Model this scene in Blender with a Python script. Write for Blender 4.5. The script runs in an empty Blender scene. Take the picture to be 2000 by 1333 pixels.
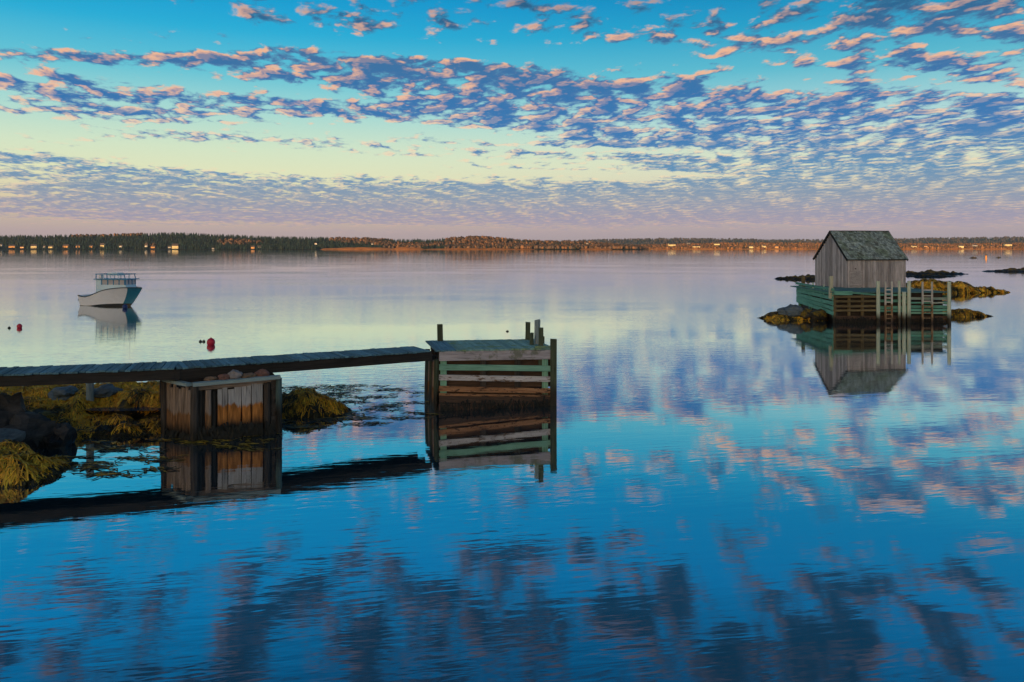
import bpy, bmesh, math, random
import numpy as np
from mathutils import Vector, Matrix, noise as mn

random.seed(11); np.random.seed(11)
R = math.radians
S = bpy.context.scene
COL = S.collection
F = 1556.0            # focal length in photo pixels (2000 wide)
HC = 5.0              # camera height over the water
HZ = 484.0            # horizon row in the photo
HAZE = 3.6e-5         # air density per metre

# ------------------------------------------------------------------ camera
cam = bpy.data.cameras.new('camera')
cam.sensor_width = 36.0; cam.lens = F/2000*36.0
cam.shift_y = -(666.5-HZ)/2000.0
cam.clip_start = 0.1; cam.clip_end = 30000
camo = bpy.data.objects.new('camera', cam); COL.objects.link(camo)
camo.location = (0, 0, HC); camo.rotation_euler = (R(90), 0, 0)
S.camera = camo

# ------------------------------------------------------------------ exposure
S.view_settings.view_transform = 'Standard'
S.view_settings.look = 'None'
S.view_settings.exposure = 1.0
S.view_settings.gamma = 1.0
S.view_settings.use_curve_mapping = False
S.cycles.max_bounces = 6
S.cycles.use_denoising = True
S.render.film_transparent = False

# ------------------------------------------------------------------ node helper
def srgb(r, g, b):
    def f(c):
        c /= 255.0
        return c/12.92 if c <= 0.04045 else ((c+0.055)/1.055)**2.4
    return (f(r), f(g), f(b), 1.0)

class NT:
    """small wrapper: expressions of shader nodes"""
    def __init__(s, tree): s.t = tree; s.n = tree.nodes; s.l = tree.links
    def new(s, typ, **kw):
        nd = s.n.new(typ)
        for k, v in kw.items(): setattr(nd, k, v)
        return nd
    def put(s, sock, v):
        if hasattr(v, 'node'): s.l.new(v, sock)
        else: sock.default_value = v
    def m(s, op, a, b=None, c=None, clamp=False):
        nd = s.new('ShaderNodeMath', operation=op, use_clamp=clamp)
        for i, v in enumerate((a, b, c)):
            if v is not None: s.put(nd.inputs[i], v)
        return nd.outputs[0]
    def v(s, op, a, b=None, scale=None):
        nd = s.new('ShaderNodeVectorMath', operation=op)
        s.put(nd.inputs[0], a)
        if b is not None: s.put(nd.inputs[1], b)
        if scale is not None: s.put(nd.inputs['Scale'], scale)
        return nd.outputs['Value'] if op in ('DOT_PRODUCT', 'LENGTH') else nd.outputs['Vector']
    def xyz(s, a):
        nd = s.new('ShaderNodeSeparateXYZ'); s.put(nd.inputs[0], a); return nd.outputs
    def comb(s, x, y, z):
        nd = s.new('ShaderNodeCombineXYZ')
        for i, q in enumerate((x, y, z)): s.put(nd.inputs[i], q)
        return nd.outputs[0]
    def noise(s, vec, scale=1, detail=4, rough=0.5, lac=2.0, dist=0.0, dim='3D', color=False):
        nd = s.new('ShaderNodeTexNoise', noise_dimensions=dim)
        s.put(nd.inputs['Vector'], vec); s.put(nd.inputs['Scale'], scale)
        nd.inputs['Detail'].default_value = detail; nd.inputs['Roughness'].default_value = rough
        nd.inputs['Lacunarity'].default_value = lac; nd.inputs['Distortion'].default_value = dist
        return nd.outputs['Color'] if color else nd.outputs['Fac']
    def sstep(s, x, lo, hi, a=0.0, b=1.0):
        nd = s.new('ShaderNodeMapRange', interpolation_type='SMOOTHSTEP')
        s.put(nd.inputs['Value'], x); s.put(nd.inputs['From Min'], lo); s.put(nd.inputs['From Max'], hi)
        s.put(nd.inputs['To Min'], a); s.put(nd.inputs['To Max'], b)
        return nd.outputs[0]
    def lin(s, x, lo, hi, a=0.0, b=1.0):
        nd = s.new('ShaderNodeMapRange')
        s.put(nd.inputs['Value'], x); s.put(nd.inputs['From Min'], lo); s.put(nd.inputs['From Max'], hi)
        s.put(nd.inputs['To Min'], a); s.put(nd.inputs['To Max'], b)
        return nd.outputs[0]
    def ramp(s, x, stops, interp='LINEAR'):
        nd = s.new('ShaderNodeValToRGB'); cr = nd.color_ramp; cr.interpolation = interp
        while len(cr.elements) < len(stops): cr.elements.new(0.5)
        for e, (p, c) in zip(cr.elements, stops): e.position = p; e.color = c
        s.put(nd.inputs[0], x); return nd.outputs['Color']
    def mix(s, fac, a, b, blend='MIX'):
        nd = s.new('ShaderNodeMix', data_type='RGBA', blend_type=blend)
        s.put(nd.inputs['Factor'], fac); s.put(nd.inputs[6], a); s.put(nd.inputs[7], b)
        return nd.outputs[2]
    def mapping(s, vec, loc=(0,0,0), rot=(0,0,0), scale=(1,1,1), typ='POINT'):
        nd = s.new('ShaderNodeMapping', vector_type=typ)
        s.put(nd.inputs['Vector'], vec); nd.inputs['Location'].default_value = loc
        nd.inputs['Rotation'].default_value = rot; nd.inputs['Scale'].default_value = scale
        return nd.outputs[0]

# ------------------------------------------------------------------ sky
SUN_EL, SUN_AZ = R(4.0), R(180+22)      # azimuth clockwise from +Y: low, behind and left of the camera
sun_dir = Vector((math.sin(SUN_AZ)*math.cos(SUN_EL), math.cos(SUN_AZ)*math.cos(SUN_EL), math.sin(SUN_EL)))
W = bpy.data.worlds.new('World'); S.world = W; W.use_nodes = True
w = NT(W.node_tree); w.n.clear()
gen = w.new('ShaderNodeTexCoord').outputs['Generated']
dirn = w.v('NORMALIZE', gen)
dx, dy, dz = w.xyz(dirn)
el = w.m('MULTIPLY', w.m('ARCSINE', dz), 180/math.pi)              # degrees
az = w.m('MULTIPLY', w.m('ARCTAN2', dx, dy), 180/math.pi)
nish = w.new('ShaderNodeTexSky', sky_type='NISHITA', sun_disc=False)
nish.sun_elevation = SUN_EL; nish.sun_rotation = SUN_AZ; nish.air_density = 1.4; nish.dust_density = 1.5; nish.ozone_density = 2.0
def e_of(y): return math.degrees(math.atan((HZ-y)/F))
def stop(y, c): return (max(0.0, e_of(y))/90.0, srgb(*c))
E90 = w.m('DIVIDE', el, 90.0, clamp=True)
clear = w.ramp(E90, [
    (0.0, srgb(182,160,162)), stop(455,(190,168,168)), stop(430,(202,182,166)), stop(400,(222,204,172)),
    stop(350,(230,230,190)), stop(300,(214,230,200)), stop(230,(168,218,212)), stop(160,(100,195,214)),
    stop(80,(36,172,214)), stop(0,(2,150,208)), (22/90, srgb(0,140,206)), (28/90, srgb(0,92,146)), (50/90, srgb(2,68,114)), (1.0, srgb(6,62,104))])
clear2 = w.ramp(E90, [   # farther to the right the sky runs cooler
    (0.0, srgb(172,158,168)), stop(455,(180,164,172)), stop(430,(192,176,174)), stop(400,(216,196,180)),
    stop(320,(222,226,200)), stop(240,(176,216,216)), stop(150,(92,184,206)),
    stop(70,(30,156,198)), stop(0,(2,132,188)), (22/90, srgb(0,126,190)), (28/90, srgb(0,84,136)), (50/90, srgb(2,66,110)), (1.0, srgb(6,62,104))])
sidefac = w.sstep(az, -20.0, 26.0)
base = w.mix(sidefac, clear, clear2)

# cloud deck: the view direction met with a level sheet of cloud, broken by noise
dzc = w.m('ADD', w.m('MAXIMUM', dz, 0.0), 0.080)
px_ = w.m('DIVIDE', dx, dzc); py_ = w.m('DIVIDE', dy, dzc)
P = w.comb(px_, py_, 0.0)
P = w.mapping(P, rot=(0,0,R(-9)))
sd = Vector((sun_dir.x, sun_dir.y, 0)).normalized()
A = Matrix.Rotation(R(-9), 3, 'Z') @ sd
def cloud_noise(Pv, det=8):
    a = w.noise(w.mapping(Pv, scale=(1.35,1.0,1)), scale=6.0, detail=det, rough=0.57, dim='2D', dist=0.15)
    b = w.noise(w.mapping(Pv, loc=(3.7,1.3,0), scale=(1.0,1.0,1)), scale=2.3, detail=2, rough=0.5, dim='2D')
    return w.m('ADD', w.m('MULTIPLY', a, .80), w.m('MULTIPLY', b, .20))
N1 = cloud_noise(P)
step = w.m('MULTIPLY', w.m('DIVIDE', 1.0, dzc), 0.021)       # larger step for farther cloud
Poff = w.v('ADD', P, w.v('SCALE', tuple(A), scale=step))
N2 = cloud_noise(Poff, 3.2); N1s = cloud_noise(P, 3.2)
big = w.noise(P, scale=0.42, detail=2, rough=0.5, dim='2D')

AE = w.comb(az, el, 0.0)
def blob(x, y, rx, ry, slope, amp):
    ca = math.degrees(math.atan((x-1000)/F)); ce = math.degrees(math.atan((HZ-y)/math.hypot(F, x-1000)))
    k = math.degrees(1/F)
    mp = w.mapping(AE, loc=(ca, ce, 0), rot=(0, 0, -math.atan(slope)), scale=(rx*k, ry*k, 1), typ='TEXTURE')
    g = w.new('ShaderNodeTexGradient', gradient_type='SPHERICAL'); w.put(g.inputs[0], mp)
    return w.m('MULTIPLY', g.outputs['Fac'], amp)
blobs = [
    # broken orange rows
    (120,106,640,44,0.02,1.05), (330,104,330,40,0.04,.35), (700,135,520,58,0.07,1.30), (1040,158,420,56,0.05,1.15), (1300,182,330,40,0.10,0.75),
    (60,178,620,40,0.03,1.35), (560,196,640,30,0.045,1.05), (950,208,420,50,0.05,1.0),
    # blue mass on the right
    (1180,240,560,80,0.05,1.15), (1620,262,640,85,0.07,1.15), (2050,298,520,95,0.06,1.05), (1350,322,800,46,0.03,0.95),
    (1600,195,420,40,0.12,0.85), (1850,220,260,36,0.12,0.7), (1850,345,600,40,.03,.8),
    # loose puffs at the top
    (1380,50,420,80,0.06,0.72), (1780,60,480,110,0.06,0.88), (1050,15,360,60,0.05,0.75), (560,18,460,46,0.03,0.70), (1950,150,320,100,0.06,.72), (760,40,200,36,.05,.45),
    # thin low bars
    (230,348,640,50,0.03,1.10), (60,308,360,20,0.05,0.95), (760,378,760,46,0.025,1.0), (1450,372,900,56,0.02,1.0), (1150,408,1700,56,0.0,1.6), (1000,385,900,36,.01,.5),
    (1950,390,700,60,0.02,.95),(400,258,560,30,0.04,0.80), (980,292,420,40,0.03,0.60), (300,408,1100,34,0.0,.95), (1500,425,1500,26,0,.7),
    # open lanes
    (60,40,480,90,0.0,-0.35), (560,318,420,24,0.0,-0.55), (1330,118,560,36,0.05,-0.30), (600,78,600,18,.03,-.45), (250,148,700,12,.04,-.55),
    (1550,300,700,9,.035,-.75), (1300,292,420,8,.02,-.6), (1450,343,1000,9,.025,-.85), (1700,322,500,7,.05,-.6), (1050,228,330,8,.04,-.5), (1500,232,520,8,.06,-.55),
]
cov = None
for b in blobs:
    q = blob(*b); cov = q if cov is None else w.m('ADD', cov, q)
high = w.sstep(el, 14.0, 21.0, 0.0, 0.62)                    # above the frame the puffs go on
side = w.m('MULTIPLY', w.sstep(w.m('ABSOLUTE', az), 36.0, 60.0, 0.0, 0.70), w.sstep(el, 2.0, 8.0))
cov = w.m('ADD', w.m('ADD', cov, high), side)
rowN = w.noise(w.mapping(P, rot=(0,0,R(7)), scale=(.40,2.9,1)), scale=1.0, detail=2, rough=.5, dim='2D')
cov = w.m('ADD', cov, w.m('MULTIPLY', w.m('SUBTRACT', big, 0.5), 0.5))
cov = w.m('ADD', cov, w.m('MULTIPLY', w.m('SUBTRACT', rowN, 0.5), 1.8))
thr = w.m('SUBTRACT', 0.614, w.m('MULTIPLY', cov, 0.235))
thr = w.m('MAXIMUM', thr, w.sstep(el, 3.0, 6.0, .30, .345))
soft = w.sstep(el, 1.0, 14.0, 0.17, 0.145)
dens = w.sstep(N1, thr, w.m('ADD', thr, soft))
dens = w.m('MULTIPLY', dens, w.sstep(el, 0.7, 2.0))
thick = w.sstep(N1, thr, w.m('ADD', thr, 0.27))
lit = w.sstep(w.m('ADD', w.m('SUBTRACT', N1s, N2), w.m('MULTIPLY', w.m('SUBTRACT', N1, N1s), .9)), 0.005, 0.15)
edge = w.m('SUBTRACT', 1.0, thick)
lit = w.m('MULTIPLY', lit, w.sstep(el, 13.0, 20.0, 1.0, 0.20))
lit = w.m('MULTIPLY', lit, w.m('ADD', 0.22, w.m('MULTIPLY', w.m('SQRT', edge), 1.15)))
lit = w.m('ADD', lit, w.m('MULTIPLY', w.m('POWER', edge, 2.0), w.sstep(el, 14, 4, 0.06, 0.20)), clamp=True)
shade_c = w.ramp(E90, [
    (0.0, srgb(172,156,178)), stop(430,(160,154,178)), stop(385,(132,150,178)), stop(340,(82,136,184)),
    stop(270,(22,102,176)), stop(200,(34,98,168)), stop(120,(58,98,152)), stop(40,(22,84,130)), (19/90, srgb(10,58,96)), (26/90, srgb(6,42,72)), (40/90, srgb(8,42,70)), (1.0, srgb(12,44,70))])
lit_c = w.ramp(E90, [
    (0.0, srgb(214,172,170)), stop(420,(222,188,170)), stop(360,(242,222,186)), stop(280,(242,216,188)),
    stop(200,(244,184,152)), stop(110,(250,182,138)), stop(20,(238,180,148)), (20/90, srgb(214,160,140)), (30/90, srgb(150,116,108)), (45/90, srgb(96,84,92)), (1.0, srgb(80,78,92))])
cloud = w.mix(lit, shade_c, lit_c)
skycol = w.mix(w.m('MULTIPLY', dens, 0.94), base, cloud)
# the sun's half of the sky (behind the camera) hands over to the physical sky with its warm glow
sunny = w.v('DOT_PRODUCT', dirn, tuple(sun_dir))
glow = w.sstep(sunny, -0.30, 0.50)
skycol = w.mix(w.m('MULTIPLY', glow, 1.0), skycol, w.v('SCALE', nish.outputs[0], scale=0.14/0.48))
below = w.sstep(dz, 0.0, -0.04)
skycol = w.mix(below, skycol, srgb(70,80,96))
bg1 = w.new('ShaderNodeBackground'); w.put(bg1.inputs[0], skycol); bg1.inputs[1].default_value = 0.48
bg2 = w.new('ShaderNodeBackground'); w.put(bg2.inputs[0], w.mix(1.0, nish.outputs[0], (.06,.17,.21,1), 'MULTIPLY')); bg2.inputs[1].default_value = 0.05; nish.altitude = 0
add = w.new('ShaderNodeAddShader'); w.l.new(bg1.outputs[0], add.inputs[0]); w.l.new(bg2.outputs[0], add.inputs[1])
wo = w.new('ShaderNodeOutputWorld'); w.l.new(add.outputs[0], wo.inputs['Surface'])
W.cycles.sampling_method = 'MANUAL'; W.cycles.sample_map_resolution = 512

# ------------------------------------------------------------------ sun
sl = bpy.data.lights.new('sun', 'SUN'); sl.energy = 2.5; sl.angle = R(0.5); sl.color = (1.0, 0.64, 0.32)
slo = bpy.data.objects.new('sun', sl); COL.objects.link(slo)
slo.rotation_euler = sun_dir.to_track_quat('Z', 'Y').to_euler(); slo.location = sun_dir*80

# ------------------------------------------------------------------ object helpers
MW = {}
def mkmesh(name, verts, faces, mat=None, smooth=False):
    me = bpy.data.meshes.new(name); me.from_pydata([tuple(v) for v in verts], [], faces); me.update()
    if mat: me.materials.append(mat)
    if smooth: me.polygons.foreach_set('use_smooth', [True]*len(me.polygons))
    return me
def npmesh(name, V, Fc, mat, smooth=False, cols=None):
    """V (n,3); Fc (m,k) all faces k-gons; cols (n,3) vertex colours"""
    me = bpy.data.meshes.new(name); n, (m_, k) = len(V), Fc.shape
    me.vertices.add(n); me.vertices.foreach_set('co', np.asarray(V, np.float32).ravel())
    me.loops.add(m_*k); me.loops.foreach_set('vertex_index', Fc.astype(np.int32).ravel())
    me.polygons.add(m_); me.polygons.foreach_set('loop_start', np.arange(0, m_*k, k, dtype=np.int32))
    if cols is not None:
        at = me.color_attributes.new('tint', 'FLOAT_COLOR', 'POINT')
        at.data.foreach_set('color', np.concatenate([cols, np.ones((n,1))], 1).astype(np.float32).ravel())
    me.update(calc_edges=True); me.validate()
    if mat: me.materials.append(mat)
    if smooth: me.polygons.foreach_set('use_smooth', [True]*len(me.polygons))
    return me
def ob(name, data, parent=None, M=None):
    o = bpy.data.objects.new(name, data); COL.objects.link(o)
    M = M or Matrix.Identity(4)
    if parent is not None:
        o.parent = parent; o.matrix_local = MW[parent.name].inverted() @ M
    else: o.matrix_local = M
    MW[o.name] = M
    return o
def thing(name, label, cat, loc=(0,0,0), rotz=0, group=None):
    o = ob(name, None, None, Matrix.Translation(loc) @ Matrix.Rotation(rotz, 4, 'Z'))
    return tag(o, label, cat, group)
def tag(o, label=None, cat=None, group=None, kind=None):
    if label: o['label'] = label
    if cat: o['category'] = cat
    if group: o['group'] = group
    if kind: o['kind'] = kind
    return o
def frame(p0, p1, up):
    p0, p1, up = Vector(p0), Vector(p1), Vector(up)
    x = (p1-p0).normalized(); y = up.cross(x).normalized(); z = x.cross(y)
    M = Matrix((x, y, z)).transposed().to_4x4(); M.translation = (p0+p1)/2
    return M
def board(name, p0, p1, wid, th, up, mat, parent, jit=0.006, seg=4, rnd=0.0):
    """plank from p0 to p1: thickness th along up, width wid across"""
    L = (Vector(p1)-Vector(p0)).length; M = frame(p0, p1, up)
    vs, fs = [], []
    c = min(th, wid)*0.12
    prof = [(-1,-1),(1,-1),(1,1),(-1,1)]
    by, bz = random.uniform(-1,1)*jit*1.5, random.uniform(-1,1)*jit*1.2
    for i in range(seg+1):
        t = i/seg
        for a, b in prof:
            vs.append((L*(t-.5)+ (random.uniform(-jit,jit) if i in (0,seg) else 0),
                       a*wid/2+random.uniform(-jit,jit)*.6+by*math.sin(t*3.14), b*th/2+random.uniform(-jit,jit)*.5+bz*math.sin(t*3.14)))
    for i in range(seg):
        for k in range(4):
            a, b = i*4+k, i*4+(k+1)%4
            fs.append((a, b, b+4, a+4))
    fs.append((3,2,1,0)); e = seg*4; fs.append((e, e+1, e+2, e+3))
    return ob(name, mkmesh(name, vs, fs, mat), parent, M)
def pole(name, p0, p1, r0, r1, mat, parent, n=9, seg=4, jit=0.05, square=False):
    p0, p1 = Vector(p0), Vector(p1)
    L = (p1-p0).length
    up = Vector((0,1,0)) if abs((p1-p0).normalized().y) < .9 else Vector((1,0,0))
    M = frame(p0, p1, up)
    vs, fs = [], []
    if square: n = 4
    off = math.pi/4 if square else random.uniform(0, 6)
    for i in range(seg+1):
        t = i/seg; r = r0+(r1-r0)*t
        for k in range(n):
            a = off+2*math.pi*k/n; q = r*(1.3 if square else 1)*(1+random.uniform(-jit,jit))
            xx = L*(t-.5)+(random.uniform(-.25,.25)*r if i == seg else 0)
            vs.append((xx, q*math.cos(a), q*math.sin(a)))
    for i in range(seg):
        for k in range(n):
            a, b = i*n+k, i*n+(k+1) % n
            fs.append((a, b, b+n, a+n))
    fs.append(tuple(range(n))[::-1]); fs.append(tuple(range(seg*n, seg*n+n)))
    return ob(name, mkmesh(name, vs, fs, mat, smooth=False), parent, M)
def rock_mesh(name, size, mat, seed, sub=3, rough=0.35, flat=0.0):
    bm = bmesh.new(); bmesh.ops.create_icosphere(bm, subdivisions=sub, radius=1.0)
    o = Vector((seed*7.31, seed*3.17, seed*1.93))
    for v in bm.verts:
        d = v.co.normalized()
        # facetted rock: quantised low-frequency noise plus fine roughness
        r = 1 + rough*(mn.noise(d*1.3+o)+0.5*mn.noise(d*2.9+o)) + 0.10*mn.noise(d*7+o)
        cell = mn.cell(d*1.9+o) if hasattr(mn, 'cell') else 0
        r += 0.10*cell
        v.co = Vector((d.x*r*size[0], d.y*r*size[1], d.z*r*size[2]))
        if flat and v.co.z > size[2]*flat: v.co.z = size[2]*flat + (v.co.z-size[2]*flat)*.3
    me = bpy.data.meshes.new(name); bm.to_mesh(me); bm.free(); me.materials.append(mat)
    return me

# ------------------------------------------------------------------ materials
def mat_new(name):
    m = bpy.data.materials.new(name); m.use_nodes = True
    t = NT(m.node_tree); t.n.clear()
    bs = t.new('ShaderNodeBsdfPrincipled'); out = t.new('ShaderNodeOutputMaterial')
    t.l.new(bs.outputs[0], out.inputs['Surface'])
    return m, t, bs
def bump(t, bs, h, strength=0.4, dist=0.01):
    b = t.new('ShaderNodeBump'); t.put(b.inputs['Height'], h)
    b.inputs['Strength'].default_value = strength; b.inputs['Distance'].default_value = dist
    t.l.new(b.outputs[0], bs.inputs['Normal'])
def wood(name, c1, c2, wet=None, wetcol=(0.012,0.010,0.009,1), stain=None, peel=None, moss=None, rough=0.85, var=0.5, grain=1.0):
    """weathered board. wet=(z0,z1): dark tidal band below; stain=(z0,z1,colour): rusty tide stain; peel: colour of bare wood showing through paint"""
    m, t, bs = mat_new(name)
    oc = t.new('ShaderNodeTexCoord').outputs['Object']
    rnd = t.new('ShaderNodeObjectInfo').outputs['Random']
    ov = t.v('ADD', oc, t.comb(t.m('MULTIPLY', rnd, 37.0), t.m('MULTIPLY', rnd, 91.0), 0.0))
    g1 = t.noise(t.mapping(ov, scale=(1.6*grain, 38*grain, 38*grain)), scale=1.0, detail=4, rough=0.65)
    g2 = t.noise(t.mapping(ov, scale=(0.8, 3, 3)), scale=1.5, detail=3)
    f = t.lin(t.m('ADD', t.m('MULTIPLY', g1, .65), t.m('MULTIPLY', g2, .35)), .34, .66)
    f = t.m('ADD', f, 0.0, clamp=True)
    c = t.mix(f, c1, c2)
    if peel:
        pn = t.noise(t.mapping(ov, scale=(2.2, 9, 9)), scale=1.6, detail=5, rough=.7)
        c = t.mix(t.sstep(pn, .52, .60), c, peel)
    k = t.lin(rnd, 0, 1, 1-var*.5, 1+var*.5)
    c = t.mix(1.0, c, t.comb(k, k, k), 'MULTIPLY')
    crack = t.sstep(g1, .40, .30)
    c = t.mix(t.m('MULTIPLY', crack, .55), c, (0.015,0.013,0.012,1))
    pos = t.new('ShaderNodeNewGeometry').outputs['Position']
    z = t.xyz(pos)[2]
    pn2 = t.noise(t.mapping(pos, scale=(5,5,.9)), scale=1.3, detail=5, rough=.65)
    pn3 = t.noise(pos, scale=2.3, detail=4, rough=.65)
    if moss:
        c = t.mix(t.m('MULTIPLY', t.sstep(pn3, .50, .62), .8), c, moss)
    if stain:
        zz = t.m('ADD', z, t.m('MULTIPLY', t.m('SUBTRACT', pn2, .5), .5))
        s1 = t.sstep(zz, stain[1], stain[1]-.10)
        sc = t.mix(t.lin(t.noise(t.mapping(pos, scale=(14,14,2)), scale=1.0, detail=3), .35,.65), stain[2], tuple(q*.35 for q in stain[2][:3])+(1,))
        c = t.mix(s1, c, sc)
    r = rough
    if wet:
        zz = t.m('ADD', z, t.m('MULTIPLY', t.m('SUBTRACT', pn2, .5), .42))
        s2 = t.sstep(zz, wet[1], wet[0])
        c = t.mix(s2, c, wetcol)
        r = t.lin(s2, 0, 1, rough, .45)
    t.put(bs.inputs['Base Color'], c); t.put(bs.inputs['Roughness'], r)
    bs.inputs['Specular IOR Level'].default_value = .3
    bump(t, bs, g1, .55, .012)
    return m
def plain(name, col, rough=0.6, spec=.4, var=0.12, scale=6, metal=0.0, bmp=0.0):
    m, t, bs = mat_new(name)
    oc = t.new('ShaderNodeTexCoord').outputs['Object']
    n = t.noise(oc, scale=scale, detail=5, rough=.6)
    c = t.mix(t.lin(n, .3, .7), tuple(q*(1-var) for q in col[:3])+(1,), tuple(min(1, q*(1+var)) for q in col[:3])+(1,))
    t.put(bs.inputs['Base Color'], c); bs.inputs['Roughness'].default_value = rough
    bs.inputs['Specular IOR Level'].default_value = spec; bs.inputs['Metallic'].default_value = metal
    if bmp: bump(t, bs, n, .5, bmp)
    return m
def rockmat(name, c1, c2, wetz=0.25, weed=None):
    m, t, bs = mat_new(name)
    pos = t.new('ShaderNodeNewGeometry').outputs['Position']
    n = t.noise(pos, scale=1.6, detail=8, rough=.65); n2 = t.noise(t.mapping(pos, rot=(.5,.2,.4), scale=(1,1,4)), scale=2.2, detail=6, rough=.7)
    c = t.mix(t.lin(n2, .35, .65), c1, c2)
    if weed:
        c = t.mix(t.sstep(n, .46, .56), c, t.mix(t.lin(t.noise(pos, scale=9, detail=3), .35, .65), weed, tuple(q*.4 for q in weed[:3])+(1,)))
    z = t.xyz(pos)[2]
    s = t.sstep(t.m('ADD', z, t.m('MULTIPLY', t.m('SUBTRACT', n, .5), .4)), wetz+.15, wetz-.05)
    c = t.mix(t.m('MULTIPLY', s, .85), c, (0.010,0.009,0.008,1))
    t.put(bs.inputs['Base Color'], c); t.put(bs.inputs['Roughness'], t.lin(s, 0, 1, .75, .35))
    bs.inputs['Specular IOR Level'].default_value = .35
    bump(t, bs, t.m('ADD', n2, t.m('MULTIPLY', n, .6)), .9, .06)
    return m
def tintmat(name, rough=.8, var=.3, spec=.2, trans=0.0):
    m, t, bs = mat_new(name)
    a = t.new('ShaderNodeVertexColor'); a.layer_name = 'tint'
    pos = t.new('ShaderNodeNewGeometry').outputs['Position']
    t.put(bs.inputs['Base Color'], a.outputs['Color']); bs.inputs['Roughness'].default_value = rough
    bs.inputs['Specular IOR Level'].default_value = spec
    return m

# ------------------------------------------------------------------ water
def make_water():
    m, t, bs = mat_new('sea_water')
    pos = t.new('ShaderNodeNewGeometry').outputs['Position']
    X, Y, Z = t.xyz(pos)
    big = t.noise(t.mapping(pos, scale=(.030,.075,1)), scale=1.0, detail=3, rough=.55, dim='2D')
    calm = t.sstep(big, .36, .62, .25, 1.15)                 # patches of breeze
    near = t.mapping(pos, rot=(0,0,R(-11)))
    a = t.noise(t.mapping(near, scale=(.55,2.3,1)), scale=1.0, detail=3, rough=.55, dim='2D', dist=.3)
    b = t.noise(t.mapping(near, rot=(0,0,R(9)), scale=(1.3,5.2,1)), scale=1.0, detail=2, rough=.5, dim='2D', dist=.2)
    c = t.noise(t.mapping(pos, rot=(0,0,R(6)), scale=(.10,.36,1)), scale=1.0, detail=3, rough=.5, dim='2D')
    h = t.m('ADD', t.m('MULTIPLY', a, .0043), t.m('MULTIPLY', b, .0031))
    lee = t.m('MULTIPLY', t.sstep(X, 6.0, -4.0), t.sstep(Y, 30.0, 22.0))      # sheltered corner by the cribs
    h = t.m('MULTIPLY', h, t.m('MULTIPLY', calm, t.m('SUBTRACT', 1.0, t.m('MULTIPLY', lee, .5))))
    h = t.m('ADD', h, t.m('MULTIPLY', c, .0042))
    bp = t.new('ShaderNodeBump'); bp.inputs['Strength'].default_value = 1.0; bp.inputs['Distance'].default_value = 1.0
    t.put(bp.inputs['Height'], h)
    t.n.remove(bs)
    out = [n for n in t.n if n.type == 'OUTPUT_MATERIAL'][0]
    gl = t.new('ShaderNodeBsdfGlossy'); gl.inputs['Color'].default_value = (.93,.96,.98,1); gl.inputs['Roughness'].default_value = .03
    t.l.new(bp.outputs[0], gl.inputs['Normal'])
    df = t.new('ShaderNodeBsdfDiffuse'); df.inputs['Color'].default_value = (.004,.030,.050,1)
    fr = t.new('ShaderNodeFresnel'); fr.inputs['IOR'].default_value = 1.333; t.l.new(bp.outputs[0], fr.inputs['Normal'])
    fac = t.m('POWER', fr.outputs[0], .22, clamp=True)
    mx = t.new('ShaderNodeMixShader'); t.put(mx.inputs[0], fac); t.l.new(df.outputs[0], mx.inputs[1]); t.l.new(gl.outputs[0], mx.inputs[2])
    t.l.new(mx.outputs[0], out.inputs['Surface'])
    me = mkmesh('water', [(-7400,-40,0),(7400,-40,0),(7400,7400,0),(-7400,7400,0)], [(0,1,2,3)], m)
    return tag(ob('water', me), 'calm blue sea mirroring the cloudy sky', None, kind='structure')
make_water()

# ------------------------------------------------------------------ land behind the camera (shades the cove from the low sun)
heath = rockmat('heath', (.06,.05,.03,1), (.12,.10,.05,1), wetz=-1)
def grid(x0, x1, nx, y0, y1, ny, hf):
    xs = np.linspace(x0, x1, nx); ys = np.linspace(y0, y1, ny)
    V = np.array([(x, y, hf(x, y)) for y in ys for x in xs], np.float32)
    i = np.arange(nx*ny).reshape(ny, nx)
    Fc = np.stack([i[:-1,:-1], i[:-1,1:], i[1:,1:], i[1:,:-1]], -1).reshape(-1, 4)
    return V, Fc
def hill_h(x, y):
    t = (8-y)/9.5
    z = min(-1.2+ t*4.6, 3.3)
    z += 58*max(0, min(1, (-y-60)/560))**1.4
    return z + (.25*mn.noise(Vector((x*.2, y*.2, 0)))+min(6, max(0,-y-60)*.02)*mn.noise(Vector((x*.008, y*.008, 0))))*min(1, max(0, t))
V, Fc = grid(-1000, 700, 120, -900, 7.9, 140, hill_h)
tag(ob('hill', npmesh('hill', V, Fc, heath, True)), 'grassy headland rising behind the camera', kind='structure')

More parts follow.
